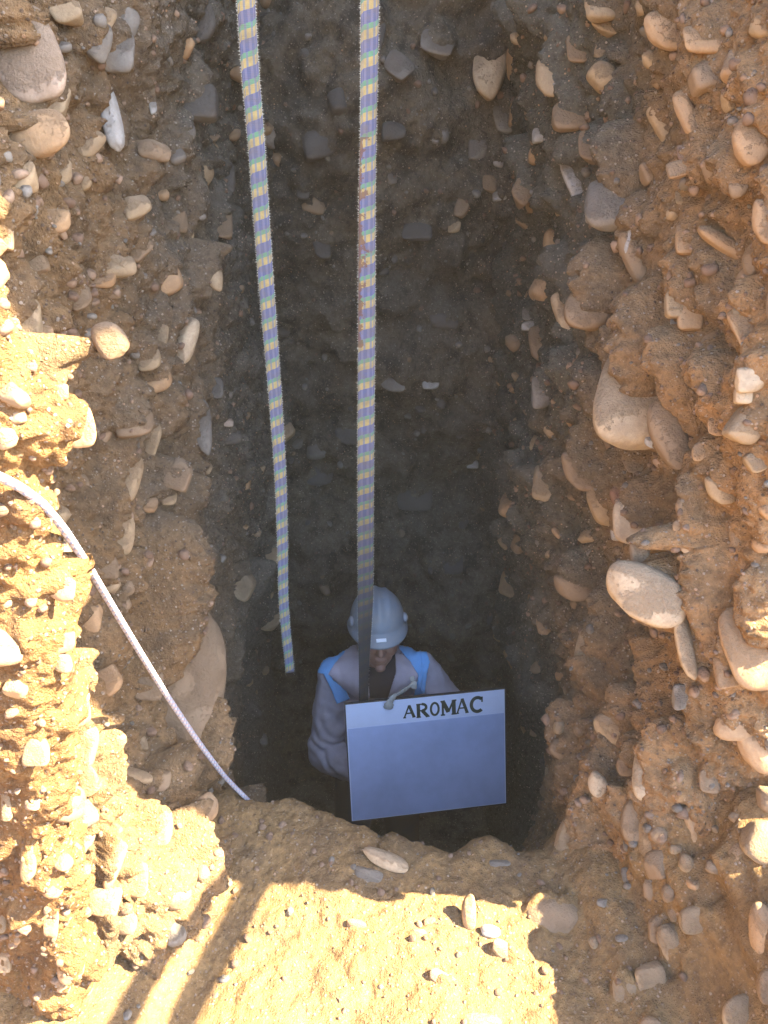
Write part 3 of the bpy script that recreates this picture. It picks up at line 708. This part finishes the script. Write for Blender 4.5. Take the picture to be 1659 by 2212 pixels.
pole((-1.25, 2.0, 3.14), (1.25, 2.0, 3.14), .05, 'thick round timber pole laid across the top of the hole, carrying both straps')
TE = math.tan(math.radians(SUN_EL))
def rail(xf0, yf0, xf1, yf1, x, r, label):
    # a pole whose shade falls on the ledge line (xf0,yf0)-(xf1,yf1)
    def up(xf, yf, xx):
        L_ = (xx - xf) ; return (xx, yf - L_ * math.tan(math.radians(-SUN_AZ)), L_ / math.cos(math.radians(SUN_AZ)) * TE)
    A, B = np.array(up(xf0, yf0, x)), np.array(up(xf1, yf1, x + .02)); D = B - A
    pole(A + D * 1.6, A - D * 4.2, r, label, 'poles leaning on the right rim')
rail(-.315, 1.075, -.388, .836, .95, .024, 'round pole on the right rim, nearest to the hole edge')
rail(-.452, 1.05, -.535, .836, .95, .024, 'round pole on the right rim, middle of the three')
# ------------------------------------------------------------------ the man at the bottom of the hole
def plain(name, c, rough=.85, nz=None, bump=0, spec=.3):
    s = N(name); s.b.inputs['Roughness'].default_value = rough; s.b.inputs['Specular IOR Level'].default_value = spec
    co = s.obj()
    if nz:
        f = s.noise(co, nz[0], 5, .65); s.lk(s.mix(s.ramp(f, [(.4, 0.0), (.72, nz[2])]), c, nz[1]), s.b.inputs['Base Color'])
        if bump: s.bump(s.noise(co, nz[0] * 6, 4, .6), .7, bump)
    else: s.b.inputs['Base Color'].default_value = (*c, 1)
    return s.m
M_SKIN = plain('skin_brown', (.32, .165, .115), .45, (40, (.20, .10, .07), .5), .0008, .4)
M_JACKET = plain('jacket_grey_mauve', (.40, .38, .435), .95, (14, (.28, .26, .28), .5), .0015, .1)
M_COLLAR = plain('collar_mauve', (.50, .45, .50), .95, (14, (.31, .26, .30), .45), .0012, .1)
M_BLUE = plain('vest_sky_blue', (.17, .44, .82), .8, (18, (.13, .28, .52), .35), .001, .2)
M_SHIRT = plain('shirt_dark', (.055, .045, .05), .95)
M_TROUS = plain('trousers_dark', (.06, .06, .075), .95, (10, (.1, .08, .06), .5), .001)
M_BOOT = plain('boot_black_muddy', (.04, .035, .03), .7, (10, (.12, .08, .05), .8))
M_HAT = plain('hard_hat_dusty_blue', (.20, .235, .285), .5, (16, (.30, .295, .28), .7), .0006, .35)
M_HATD = plain('hard_hat_scuffed', (.30, .32, .36), .7, (30, (.16, .17, .2), .7))
M_WHITE = plain('white_sticker', (.75, .78, .82), .6)
M_CLOTH = plain('dirty_white_cloth', (.42, .43, .40), .95, (40, (.2, .17, .13), .7), .001)
M_BOARD = plain('board_pale_blue', (.62, .70, .88), .6, (5, (.5, .55, .66), .5), 0, .3)
M_INK = plain('board_lettering_dark_green', (.035, .045, .03), .6)
M_RIM = plain('board_edge_dark', (.05, .045, .04), .7)

def ell(c, r, R=None, seg=3):
    V, F = ICO[4]; V = V * np.array(r)
    if R is not None: V = V @ np.array(R)
    return V + np.array(c), F
def caps(a, b, ra, rb, n=16, flat=1.0):
    a, b = np.array(a, float), np.array(b, float); L = np.linalg.norm(b - a); T = (b - a) / L
    h = np.array([1, 0, 0.]) if abs(T[0]) < .9 else np.array([0, 1., 0]); A = np.cross(T, h); A /= np.linalg.norm(A); B = np.cross(T, A)
    rows = []
    for q in np.linspace(-np.pi / 2, 0, 6)[:-1]: rows.append((-ra * -np.sin(q) * 1.0, ra * np.cos(q)))
    for q in np.linspace(0, 1, 8): rows.append((q * L, ra + (rb - ra) * q))
    for q in np.linspace(0, np.pi / 2, 6)[1:]: rows.append((L + rb * np.sin(q), rb * np.cos(q)))
    an = np.linspace(0, 2 * np.pi, n, endpoint=False)
    V = np.concatenate([a + T * t + (A * np.cos(x) + B * np.sin(x) * flat) * max(r, 1e-5) for t, r in rows for x in an]).reshape(-1, 3)
    m = len(rows); i = np.arange(m * n).reshape(m, n); j = np.roll(i, -1, 1)
    Q = np.stack([i[:-1].ravel(), i[1:].ravel(), j[1:].ravel(), j[:-1].ravel()], 1)
    F = np.vstack([Q[:, [0, 1, 2]], Q[:, [0, 2, 3]]])[:, ::-1]
    return V, F
def blob(name, parts, voxel, mat, smooth_it=4, post=None):
    VV, FF, o = [], [], 0
    for V, F in parts:
        VV.append(V); FF.append(F + o); o += len(V)
    me = mesh_np('tmp', np.vstack(VV), np.vstack(FF), None); ob = bpy.data.objects.new('tmp', me); COL.objects.link(ob)
    m = ob.modifiers.new('r', 'REMESH'); m.mode = 'VOXEL'; m.voxel_size = voxel
    m = ob.modifiers.new('s', 'SMOOTH'); m.factor = .5; m.iterations = smooth_it
    dg = bpy.context.evaluated_depsgraph_get(); dg.update()
    out = bpy.data.meshes.new_from_object(ob.evaluated_get(dg)); out.name = name
    bpy.data.objects.remove(ob); out.materials.clear(); out.materials.append(mat)
    if post is not None:
        n = len(out.vertices); co = np.zeros(n * 3, dtype=np.float32); out.vertices.foreach_get('co', co); co = co.reshape(-1, 3)
        no = np.zeros(n * 3, dtype=np.float32); out.vertex_normals.foreach_get('vector', no); no = no.reshape(-1, 3)
        co = co + no * post(co.astype(float))[:, None].astype(np.float32); out.vertices.foreach_set('co', co.ravel()); out.update()
    out.polygons.foreach_set('use_smooth', np.ones(len(out.polygons), dtype=bool))
    return out

BETA = math.radians(-8); YAW = math.radians(7)
hf = np.array([math.sin(YAW) * math.cos(BETA), -math.cos(YAW) * math.cos(BETA), -math.sin(BETA)]); hr = np.array([math.cos(YAW), math.sin(YAW), 0.0]); hu = np.cross(hf, hr) * -1.0
if hu[2] < 0: hu = -hu
VIS = at(823, 1368, 2.22)
HC = VIS - hf * .124 - hu * .052
def hp(r, f, u): return HC + hr * r + hf * f + hu * u
HR = np.stack([hr, hf, hu])         # rows = local axes
def hell(r, f, u, R): return ell(hp(r, f, u), R, HR)
SH_L, EL_L, WR_L = np.array([-.19, 2.39, -.455]), np.array([-.235, 2.28, -.775]), np.array([-.095, 2.15, -.71])
SH_R, EL_R, WR_R = np.array([.145, 2.39, -.43]), np.array([.335, 2.28, -.65]), np.array([.12, 2.16, -.74])
body = [hell(0, -.005, .03, (.074, .092, .09)), hell(0, .03, -.045, (.064, .062, .075)), hell(0, .045, -.085, (.050, .044, .036)), hell(0, .05, -.10, (.036, .036, .03)), hell(0, .082, -.118, (.02, .014, .014)),
        hell(-.038, .055, -.048, (.03, .032, .034)), hell(.038, .055, -.048, (.03, .032, .034)), hell(0, .078, .0, (.05, .016, .014)),
        caps(hp(0, .088, -.004), hp(0, .108, -.046), .0085, .013), hell(-.011, .098, -.051, (.009, .010, .008)), hell(.011, .098, -.051, (.009, .010, .008)),
        hell(0, .089, -.077, (.024, .009, .0055)), hell(0, .087, -.088, (.021, .010, .007)), hell(-.076, -.005, -.02, (.01, .02, .032)), hell(.076, -.005, -.02, (.01, .02, .032)),
        caps(hp(0, -.02, -.06), (-.03, 2.40, -.40), .055, .062), ell((-.03, 2.40, -.50), (.16, .10, .12)), ell((-.03, 2.40, -.68), (.155, .10, .2)), ell((-.03, 2.41, -.88), (.155, .11, .12)),
        caps(SH_L, EL_L, .055, .042), caps(EL_L, WR_L, .042, .03), caps(SH_R, EL_R, .055, .042), caps(EL_R, WR_R, .042, .03)]
for W, sgn in ((WR_L, 1), (WR_R, -1)):      # hands holding the back of the board
    pd = np.array([.5 * sgn, -.45, .15]); pd /= np.linalg.norm(pd); sdv = np.cross(pd, [0, 1, 0]); sdv /= np.linalg.norm(sdv)
    K = W + pd * .085
    body.append(caps(W + pd * .01, K, .028, .034, flat=.6))
    for q, ln in zip((-1.5, -.5, .5, 1.5), (.062, .074, .07, .054)):
        b0 = K + sdv * q * .0205; b1 = b0 + pd * ln * .55; b2 = b1 + (pd + np.array([0, .5, -.1])) * ln * .42
        body += [caps(b0, b1, .009, .0085), caps(b1, b2, .0085, .0075)]
    t0 = W + pd * .03 + sdv * .025 * (1 if sdv[2] > 0 else -1); t1 = t0 + np.array([.0, -.01, .045]); body += [caps(W + pd * .02, t0, .016, .013), caps(t0, t1, .012, .009)]
for sx_ in (-1, 1):
    hip = np.array([-.03 + sx_ * .09, 2.41, -.92]); kn = np.array([-.03 + sx_ * .11, 2.36, -1.30]); an_ = np.array([-.03 + sx_ * .12, 2.41, -1.64])
    body += [caps(hip, kn, .078, .055), caps(kn, an_, .055, .038), caps(an_ + [0, .02, -.02], an_ + [sx_ * .02, -.16, -.045], .04, .032, flat=.7)]
person = link('person', blob('person', body, .0045, M_SKIN, 3),
              label='man in blue hard hat, grey jacket and sky blue vest bending over a white board', category='person')
def wr_fun(C_):
    d = np.minimum(np.linalg.norm(C_ - EL_L, axis=1), np.linalg.norm(C_ - (EL_L + WR_L) / 2, axis=1))
    a = smooth(.28, .05, d)
    w_ = np.sin(C_[:, 2] * 95 + 2.4 * vnoise(C_ * 11, 900) * 2 + C_[:, 0] * 30)
    return .0035 * (w_ * a) + .007 * vnoise(C_ * 17, 901) + .003 * vnoise(C_ * 40, 902)
jk = [ell((-.025, 2.41, -.45), (.205, .125, .105)), ell((-.03, 2.40, -.62), (.19, .13, .2)), ell((-.03, 2.40, -.82), (.195, .14, .2)), caps((-.03, 2.45, -.42), (-.03, 2.43, -.37), .095, .078),
      caps(SH_L, EL_L, .076, .072), caps(EL_L, WR_L, .074, .058), caps(SH_R, EL_R, .074, .07), caps(EL_R, WR_R, .072, .058)]
jacket = link('jacket', blob('jacket', jk, .006, M_JACKET, 6, wr_fun), person)
tr = []
for sx_ in (-1, 1):
    tr += [caps((-.03 + sx_ * .085, 2.41, -.90), (-.03 + sx_ * .11, 2.36, -1.30), .098, .078), caps((-.03 + sx_ * .11, 2.36, -1.30), (-.03 + sx_ * .12, 2.41, -1.58), .078, .066)]
link('trousers', blob('trousers', tr + [ell((-.03, 2.41, -.90), (.175, .13, .13))], .009, M_TROUS, 4), person)
for sx_ in (-1, 1):
    link('boot', blob('boot', [caps((-.03 + sx_ * .12, 2.42, -1.55), (-.03 + sx_ * .12, 2.42, -1.66), .06, .058), caps((-.03 + sx_ * .12, 2.42, -1.67), (-.03 + sx_ * .145, 2.24, -1.68), .053, .046, flat=.9)], .008, M_BOOT, 3), person)
for e_ in (-1, 1):
    V, F = ell(hp(e_ * .031, .079, -.014), (.012, .012, .012)); link('eye', mesh_np('eye', V, F, plain('eye_dark', (.04, .03, .025), .3)), person)
# hair under the hat
V, F = hell(0, -.02, .02, (.080, .093, .082)); keep = (V - HC) @ hf < .055
link('hair', mesh_np('hair', V, F[keep[F].all(1)], plain('hair_black', (.02, .017, .016), .8)), person)

def drape_poly(name, poly, bvhs, off, mat, parent, step=2.2, thick=.004, curl=0.0, z7=True, puff=0.0):
    pl = np.array([((650 + x / 2.765) * .92167, (1330 + y / 2.765) * .92167) for x, y in poly]) if z7 else np.array(poly, float)
    x0, y0 = pl.min(0); x1, y1 = pl.max(0); xs_ = np.arange(x0, x1 + step, step); ys_ = np.arange(y0, y1 + step, step)
    GX, GY = np.meshgrid(xs_, ys_, indexing='ij'); px, py = GX.ravel(), GY.ravel(); ins = np.zeros(len(px), bool); dist = np.full(len(px), 1e9)
    for i in range(len(pl)):
        (ax_, ay_), (bx_, by_) = pl[i], pl[(i + 1) % len(pl)]
        c = ((ay_ > py) != (by_ > py)) & (px < (bx_ - ax_) * (py - ay_) / (by_ - ay_ + 1e-9) + ax_); ins ^= c
        t = np.clip(((px - ax_) * (bx_ - ax_) + (py - ay_) * (by_ - ay_)) / ((bx_ - ax_) ** 2 + (by_ - ay_) ** 2), 0, 1)
        dist = np.minimum(dist, np.hypot(px - ax_ - t * (bx_ - ax_), py - ay_ - t * (by_ - ay_)))
    # snap the points just outside onto the outline so that the hem is smooth
    near = (~ins) & (dist < step * .75); PXc, PYc = px.copy(), py.copy()
    for j in np.where(near)[0]:
        best = (1e9, 0, 0)
        for i in range(len(pl)):
            a_, b_ = pl[i], pl[(i + 1) % len(pl)]; t = np.clip(np.dot([px[j], py[j]] - a_, b_ - a_) / np.dot(b_ - a_, b_ - a_), 0, 1); q = a_ + t * (b_ - a_)
            dd = np.hypot(*(q - [px[j], py[j]]))
            if dd < best[0]: best = (dd, *q)
        PXc[j], PYc[j] = best[1], best[2]
    use = ins | near; P = np.zeros((len(px), 3)); ok = np.zeros(len(px), bool)
    for j in np.where(use)[0]:
        d = ray(PXc[j], PYc[j]); d = d / np.linalg.norm(d)
        hit = bvhs.ray_cast(Vector(CAM), Vector(d))
        if hit[0] is None: continue
        P[j] = np.array(hit[0]) - d * (off + .006 + puff * (1 - math.exp(-dist[j] / 9))) ; ok[j] = True
    n, m = GX.shape; Q = grid_faces(n, m); Q = Q[ok[Q].all(1)]
    # relax depth so that the cloth bridges folds
    idx = {v: i for i, v in enumerate(np.unique(Q))}; ids = np.unique(Q)
    if not len(ids): return None
    G = P.reshape(n, m, 3); K = ok.reshape(n, m)
    for _ in range(6):
        acc = np.zeros_like(G); cnt = np.zeros((n, m, 1))
        for sx_, sy_ in ((1, 0), (-1, 0), (0, 1), (0, -1)):
            R_ = np.roll(np.roll(G, sx_, 0), sy_, 1); RK = np.roll(np.roll(K, sx_, 0), sy_, 1)
            acc += R_ * RK[..., None]; cnt += RK[..., None]
        full = (cnt[..., 0] >= 4) & K
        G = np.where(full[..., None], .5 * G + .5 * acc / np.maximum(cnt, 1), G)
    P = G.reshape(-1, 3)
    remap = np.full(len(P), -1); remap[ids] = np.arange(len(ids))
    me = mesh_np(name, P[ids], remap[Q], mat)
    o = link(name, me, parent); md = o.modifiers.new('solid', 'SOLIDIFY'); md.thickness = thick; md.offset = 0
    return o
def bvh_of(o):
    me = o.data; co = [v.co.copy() for v in me.vertices]; return BVHTree.FromPolygons(co, [tuple(p.vertices) for p in me.polygons])
BJ = bvh_of(jacket)
drape_poly('shirt', [(470, 560), (830, 560), (790, 700), (735, 860), (540, 860), (500, 700)], BJ, .004, M_SHIRT, person)
drape_poly('vest_panel', [(262, 578), (330, 530), (440, 470), (500, 470), (420, 600), (350, 720), (440, 790), (470, 850), (385, 885), (350, 790), (300, 690), (232, 676)], BJ, .018, M_BLUE, person)
drape_poly('vest_panel', [(790, 462), (830, 466), (965, 540), (988, 610), (968, 700), (955, 815), (885, 830), (915, 700), (840, 590), (790, 520)], BJ, .018, M_BLUE, person)
drape_poly('vest_seam', [(925, 520), (938, 524), (948, 640), (938, 800), (926, 800), (934, 640)], BJ, .024, M_BLUE, person, thick=.003)
drape_poly('collar', [(470, 488), (500, 480), (545, 600), (590, 760), (600, 850), (520, 850), (430, 785), (385, 735), (330, 692), (372, 625), (432, 560)], BJ, .024, M_COLLAR, person, thick=.006, puff=.012)
drape_poly('collar', [(765, 560), (800, 548), (860, 610), (915, 700), (900, 735), (865, 785), (790, 850), (715, 850), (740, 770), (770, 680)], BJ, .024, M_COLLAR, person, thick=.006, puff=.012)

# hard hat
hat = bpy.data.objects.new('hard_hat', None)
def hatpts(nu, nv):
    a = np.linspace(0, 2 * np.pi, nu, endpoint=False); q = np.linspace(0, 1, nv)
    A, Q_ = np.meshgrid(a, q, indexing='ij'); el = Q_ * np.pi / 2
    c = np.cos(el) ** .82; R_ = .101 * c; Fw = .122 * c; U = .116 * np.sin(el) ** .95
    r = R_ * np.sin(A); f = Fw * np.cos(A); u = U + .040
    rib = np.exp(-(r / .012) ** 2) * smooth(.07, .13, u) * .007 + (np.exp(-((np.abs(r) - .038) / .009) ** 2)) * smooth(.09, .13, u) * .005 * (f > -.11)
    scale_ = 1 + rib / .12
    return r * scale_, f * scale_, .040 + (u - .040) * scale_
r, f, u = hatpts(96, 40); V = HC + r.ravel()[:, None] * hr + f.ravel()[:, None] * hf + u.ravel()[:, None] * hu
i = np.arange(96 * 40).reshape(96, 40); j = np.roll(i, -1, 0)
F = np.stack([i[:, :-1].ravel(), i[:, 1:].ravel(), j[:, 1:].ravel(), j[:, :-1].ravel()], 1)
shell = link('hard_hat', mesh_np('hard_hat', V, F[:, ::-1], M_HAT), person); md = shell.modifiers.new('s', 'SOLIDIFY'); md.thickness = .003; md.offset = -1
# brim: short all round, a visor in front
a = np.linspace(0, 2 * np.pi, 97)[:-1]; rows = []
for w_, dz in ((0, .030), (.002, .021), (.5, .012), (1, .004), (1.02, -.002), (.9, -.004), (.4, .004), (-.06, .012)):
    ext = .010 + .026 * np.maximum(0, np.cos(a)) ** 2.2; drop = .014 * np.maximum(0, np.cos(a)) ** 2
    rr = .102 + ext * w_; ff = .123 + ext * w_
    rows.append(HC + (rr * np.sin(a))[:, None] * hr + (ff * np.cos(a))[:, None] * hf + (dz + .022 - drop * max(w_, 0) + 0 * a)[:, None] * hu)
V = np.concatenate(rows); m_ = len(rows); i = np.arange(m_ * 96).reshape(m_, 96); j = np.roll(i, -1, 1)
F = np.stack([i[:-1].ravel(), i[1:].ravel(), j[1:].ravel(), j[:-1].ravel()], 1)
link('brim', mesh_np('brim', V, F, M_HAT), shell)
for e_ in (-1, 1):
    V, F = ell(hp(e_ * .099, .04, .064), (.010, .022, .018), HR); link('side_slot', mesh_np('side_slot', V, F, M_HATD), shell)
def quad_on(name, c, ax_, ay_, w_, h_, t, mat, parent):
    n = np.cross(ax_, ay_); P = np.array([c + ax_ * sx_ * w_ / 2 + ay_ * sy_ * h_ / 2 + n * sz_ * t / 2 for sz_ in (-1, 1) for sy_ in (-1, 1) for sx_ in (-1, 1)])
    return link(name, mesh_np(name, P, [[0, 2, 3, 1], [4, 5, 7, 6], [0, 1, 5, 4], [2, 6, 7, 3], [0, 4, 6, 2], [1, 3, 7, 5]], mat, False), parent)
vn = (hu * .80 + hf * .6); vn /= np.linalg.norm(vn); vy = np.cross(vn, hr); vy = vy / np.linalg.norm(vy)
quad_on('sticker', hp(-.001, .1405, .032), hr, vy, .036, .013, .004, M_WHITE, shell)
bpy.data.objects.remove(hat)

# white board
TL, TR = at(746, 1522, 2.03), at(1090, 1488, 2.111)
bu = (TR - TL); bu[2] = 0; bwid = np.linalg.norm(bu); bu /= bwid
nh = np.cross(bu, [0, 0, 1.0]); nh = nh if nh[1] < 0 else -nh
bv = np.array([0, 0, -1.0]) * math.cos(.30) + nh * math.sin(.30); bhei = .445; bn = np.cross(bu, bv); bn = -bn if np.dot(bn, CAM - TL) < 0 else bn
def bpt(u_, v_, n_=0.0): return TL + bu * u_ + bv * v_ + bn * n_
board = quad_on('sign_board', bpt(bwid / 2, bhei / 2, -.004), bu, -bv, bwid, bhei, .008, M_BOARD, None)
board['label'] = 'pale blue board with a whiter top band of dark capital letters, held by the man'; board['category'] = 'sign board'
quad_on('edge_strip', bpt(bwid / 2, -.0015, -.004), bu, -bv, bwid + .006, .0035, .012, M_RIM, board)
quad_on('edge_strip', bpt(bwid + .0015, bhei / 2, -.004), bu, -bv, .0035, bhei, .012, M_RIM, board)
quad_on('edge_strip', bpt(-.0015, bhei / 2, -.004), bu, -bv, .003, bhei, .012, M_RIM, board)
quad_on('edge_strip', bpt(bwid / 2, bhei + .0015, -.004), bu, -bv, bwid + .006, .003, .012, M_RIM, board)
ARC = lambda cx, cy, rx, ry, a0, a1, n=14: [(cx + rx * math.cos(math.radians(a_)), cy + ry * math.sin(math.radians(a_))) for a_ in np.linspace(a0, a1, n)]
GL = {  # strokes in a 0..1 box, y up, (points, width)
 'A': [([(.04, 0), (.5, 1)], .10), ([(.5, 1), (.93, 0)], .2), ([(.2, .36), (.78, .36)], .09), ([(-.06, .02), (.2, .02)], .07), ([(.76, .02), (1.06, .02)], .07)],
 'R': [([(.2, 0), (.2, 1)], .2), ([(.05, .97), (.5, .97)], .08), (ARC(.48, .73, .32, .24, 90, -90), .15), ([(.2, .49), (.5, .49)], .08), ([(.5, .48), (.9, .02)], .2), ([(.03, .02), (.38, .02)], .07), ([(.8, .02), (1.04, .02)], .07)],
 'O': [(ARC(.5, .5, .38, .44, 0, 360, 26), .16)],
 'M': [([(.14, 0), (.14, 1)], .1), ([(.14, 1), (.5, .2)], .2), ([(.5, .2), (.86, 1)], .09), ([(.86, 1), (.86, 0)], .19), ([(0, .02), (.28, .02)], .07), ([(.7, .02), (1.04, .02)], .07), ([(.0, .97), (.2, .97)], .07), ([(.82, .97), (1.04, .97)], .07)],
 'C': [(ARC(.54, .5, .42, .45, 48, 312, 22), .17), ([(.86, .98), (.86, .64)], .08)]}
def glyph(ch, u0, v0, w_, h_):
    V, F = [], []
    for pts, wd in GL[ch]:
        p = np.array([(u0 + x * w_, v0 + (1 - y) * h_) for x, y in pts]); T = np.gradient(p, axis=0); T /= np.linalg.norm(T, axis=1)[:, None]
        Nn = np.stack([-T[:, 1], T[:, 0]], 1) * wd * w_ * .66; o = len(V)
        for q, nv in zip(p, Nn):
            for sg in (1, -1):
                for hh in (.0002, .0016): V.append(bpt(q[0] + nv[0] * sg, q[1] + nv[1] * sg, hh))
        for t in range(len(p) - 1):
            b = o + 4 * t; c = b + 4
            F += [[b + 1, b + 3, c + 3, c + 1], [b, c, c + 2, b + 2], [b, b + 1, c + 1, c], [b + 2, c + 2, c + 3, b + 3]]
        F += [[o, o + 2, o + 3, o + 1], [c, c + 1, c + 3, c + 2]]
    link('letter', mesh_np('letter', np.array(V), F, M_INK, False), board)
for ch, x0, x1, hh in (('A', 815, 885, 82), ('R', 892, 975, 90), ('O', 980, 1045, 92), ('M', 1050, 1148, 96), ('A', 1152, 1225, 98), ('C', 1236, 1330, 104)):
    sc = bwid / 1010
    top = (.013 + .021) * 1 - (hh - 90) * sc * .5
    glyph(ch, (x0 - 455) * sc, max(.012, .026 - (x0 - 815) * .0000155), (x1 - x0) * sc, hh * sc)

M_BLUR = plain('blurred_panel', (.40, .50, .74), .5, (4, (.26, .33, .5), .7), 0, .4)
quad_on('blurred_panel', bpt(bwid / 2, .088 + (bhei - .088) / 2, .0006), bu, -bv, bwid - .008, bhei - .094, .0012, M_BLUR, board)  # pale panel standing in for the blurred-out lower board, content unknown
# dirty cloth strip knotted over the board's top edge
cl = [at(*q) for q in ((838, 1530, 2.035), (842, 1515, 2.03), (852, 1504, 2.045), (868, 1494, 2.075), (884, 1484, 2.10), (892, 1476, 2.12), (890, 1462, 2.14))]
C3 = np.array(cl); tt = np.linspace(0, 6, 50); C3 = np.stack([np.interp(tt, np.arange(7), C3[:, i_]) for i_ in range(3)], 1)
for _ in range(8): C3[1:-1] = (C3[:-2] + 2 * C3[1:-1] + C3[2:]) / 4
an = np.linspace(0, 2 * np.pi, 10, endpoint=False); wv = .0145 * (1 - .45 * smooth(35, 50, np.arange(50))) * (1 + .2 * np.sin(np.arange(50) * .55) + .1 * np.sin(np.arange(50) * 1.7))
prof = np.stack([np.cos(an)[None] * wv[:, None], np.sin(an)[None] * (.4 * wv)[:, None]], 2)
cloth = sweep('cloth_strip', C3, prof, M_CLOTH, up=[0, 1, .3], label='dirty white strip of cloth knotted over the top edge of the board', category='cloth')
V, F = ICO[4]; link('knot', mesh_np('knot', rock_dirs(V, 77) * np.array([.012, .009, .014]) + at(893, 1480, 2.105), F, M_CLOTH), cloth)

# loose stones lying on the ledge
def loose(px, py, w_, h_, tl, key, label, cat='stone', var=None, sink=.35, dz=1.0):
    i_, _ = lg.pick(px, py); sc = lg.zd[i_] / FPX; Pt = lg.P[i_] + lg.N[i_] * (lg.h[i_] + lg.fine[i_])
    rad = np.array([w_ / 2 * sc, h_ / 2 * sc, min(w_, h_) / 2 * sc * dz]); ax = axes_img(tl)
    o = place_stone('loose_stone', Pt + np.array([0, 0, rad[1] * (1 - sink) * .6]), ax, rad, key, None, 5, var)
    o['label'] = label; o['category'] = cat
loose(836, 1852, 108, 42, -14, 'pale', 'long pale cobble near the broken far edge of the ledge', var=2)
loose(1009, 1975, 36, 88, 3, 'orange', 'upright finger shaped orange stone standing where shade meets sunlight', var=4, sink=.0)
loose(1057, 2012, 54, 28, -5, 'white', 'small white stone in the sun beside the upright orange stone', var=1)
loose(1347, 1893, 30, 32, 0, 'grey', 'small blue grey pebble resting above two cobbles at the right wall foot', var=5)
loose(1295, 1950, 32, 18, -8, 'grey', 'flat grey pebble on the shaded ledge, below the blue grey pebble', var=6)
loose(1342, 2020, 32, 18, 0, 'grey', 'flat pale pebble at the foot of the right wall, below two cobbles', var=7)
loose(1277, 2034, 26, 22, 20, 'tan', 'small round pebble alone on the shaded ledge near the sunlight edge', var=8)

# dusty air in and over the hole
def haze():
    me = mesh_np('haze', [(x, y, z) for x in (-31, 31) for y in (-31, 31) for z in (-2.8, 5.6)],
                 [[0, 1, 3, 2], [4, 6, 7, 5], [0, 4, 5, 1], [2, 3, 7, 6], [0, 2, 6, 4], [1, 5, 7, 3]], None, False)
    m = bpy.data.materials.new('dusty_air'); m.use_nodes = True; t = m.node_tree; t.nodes.remove(t.nodes['Principled BSDF'])
    v = t.nodes.new('ShaderNodeVolumePrincipled'); v.inputs['Density'].default_value = .0036; v.inputs['Color'].default_value = (.92, .87, .8, 1)
    t.links.new(v.outputs[0], t.nodes['Material Output'].inputs['Volume']); me.materials.append(m)
    link('haze', me, kind='stuff')
haze()
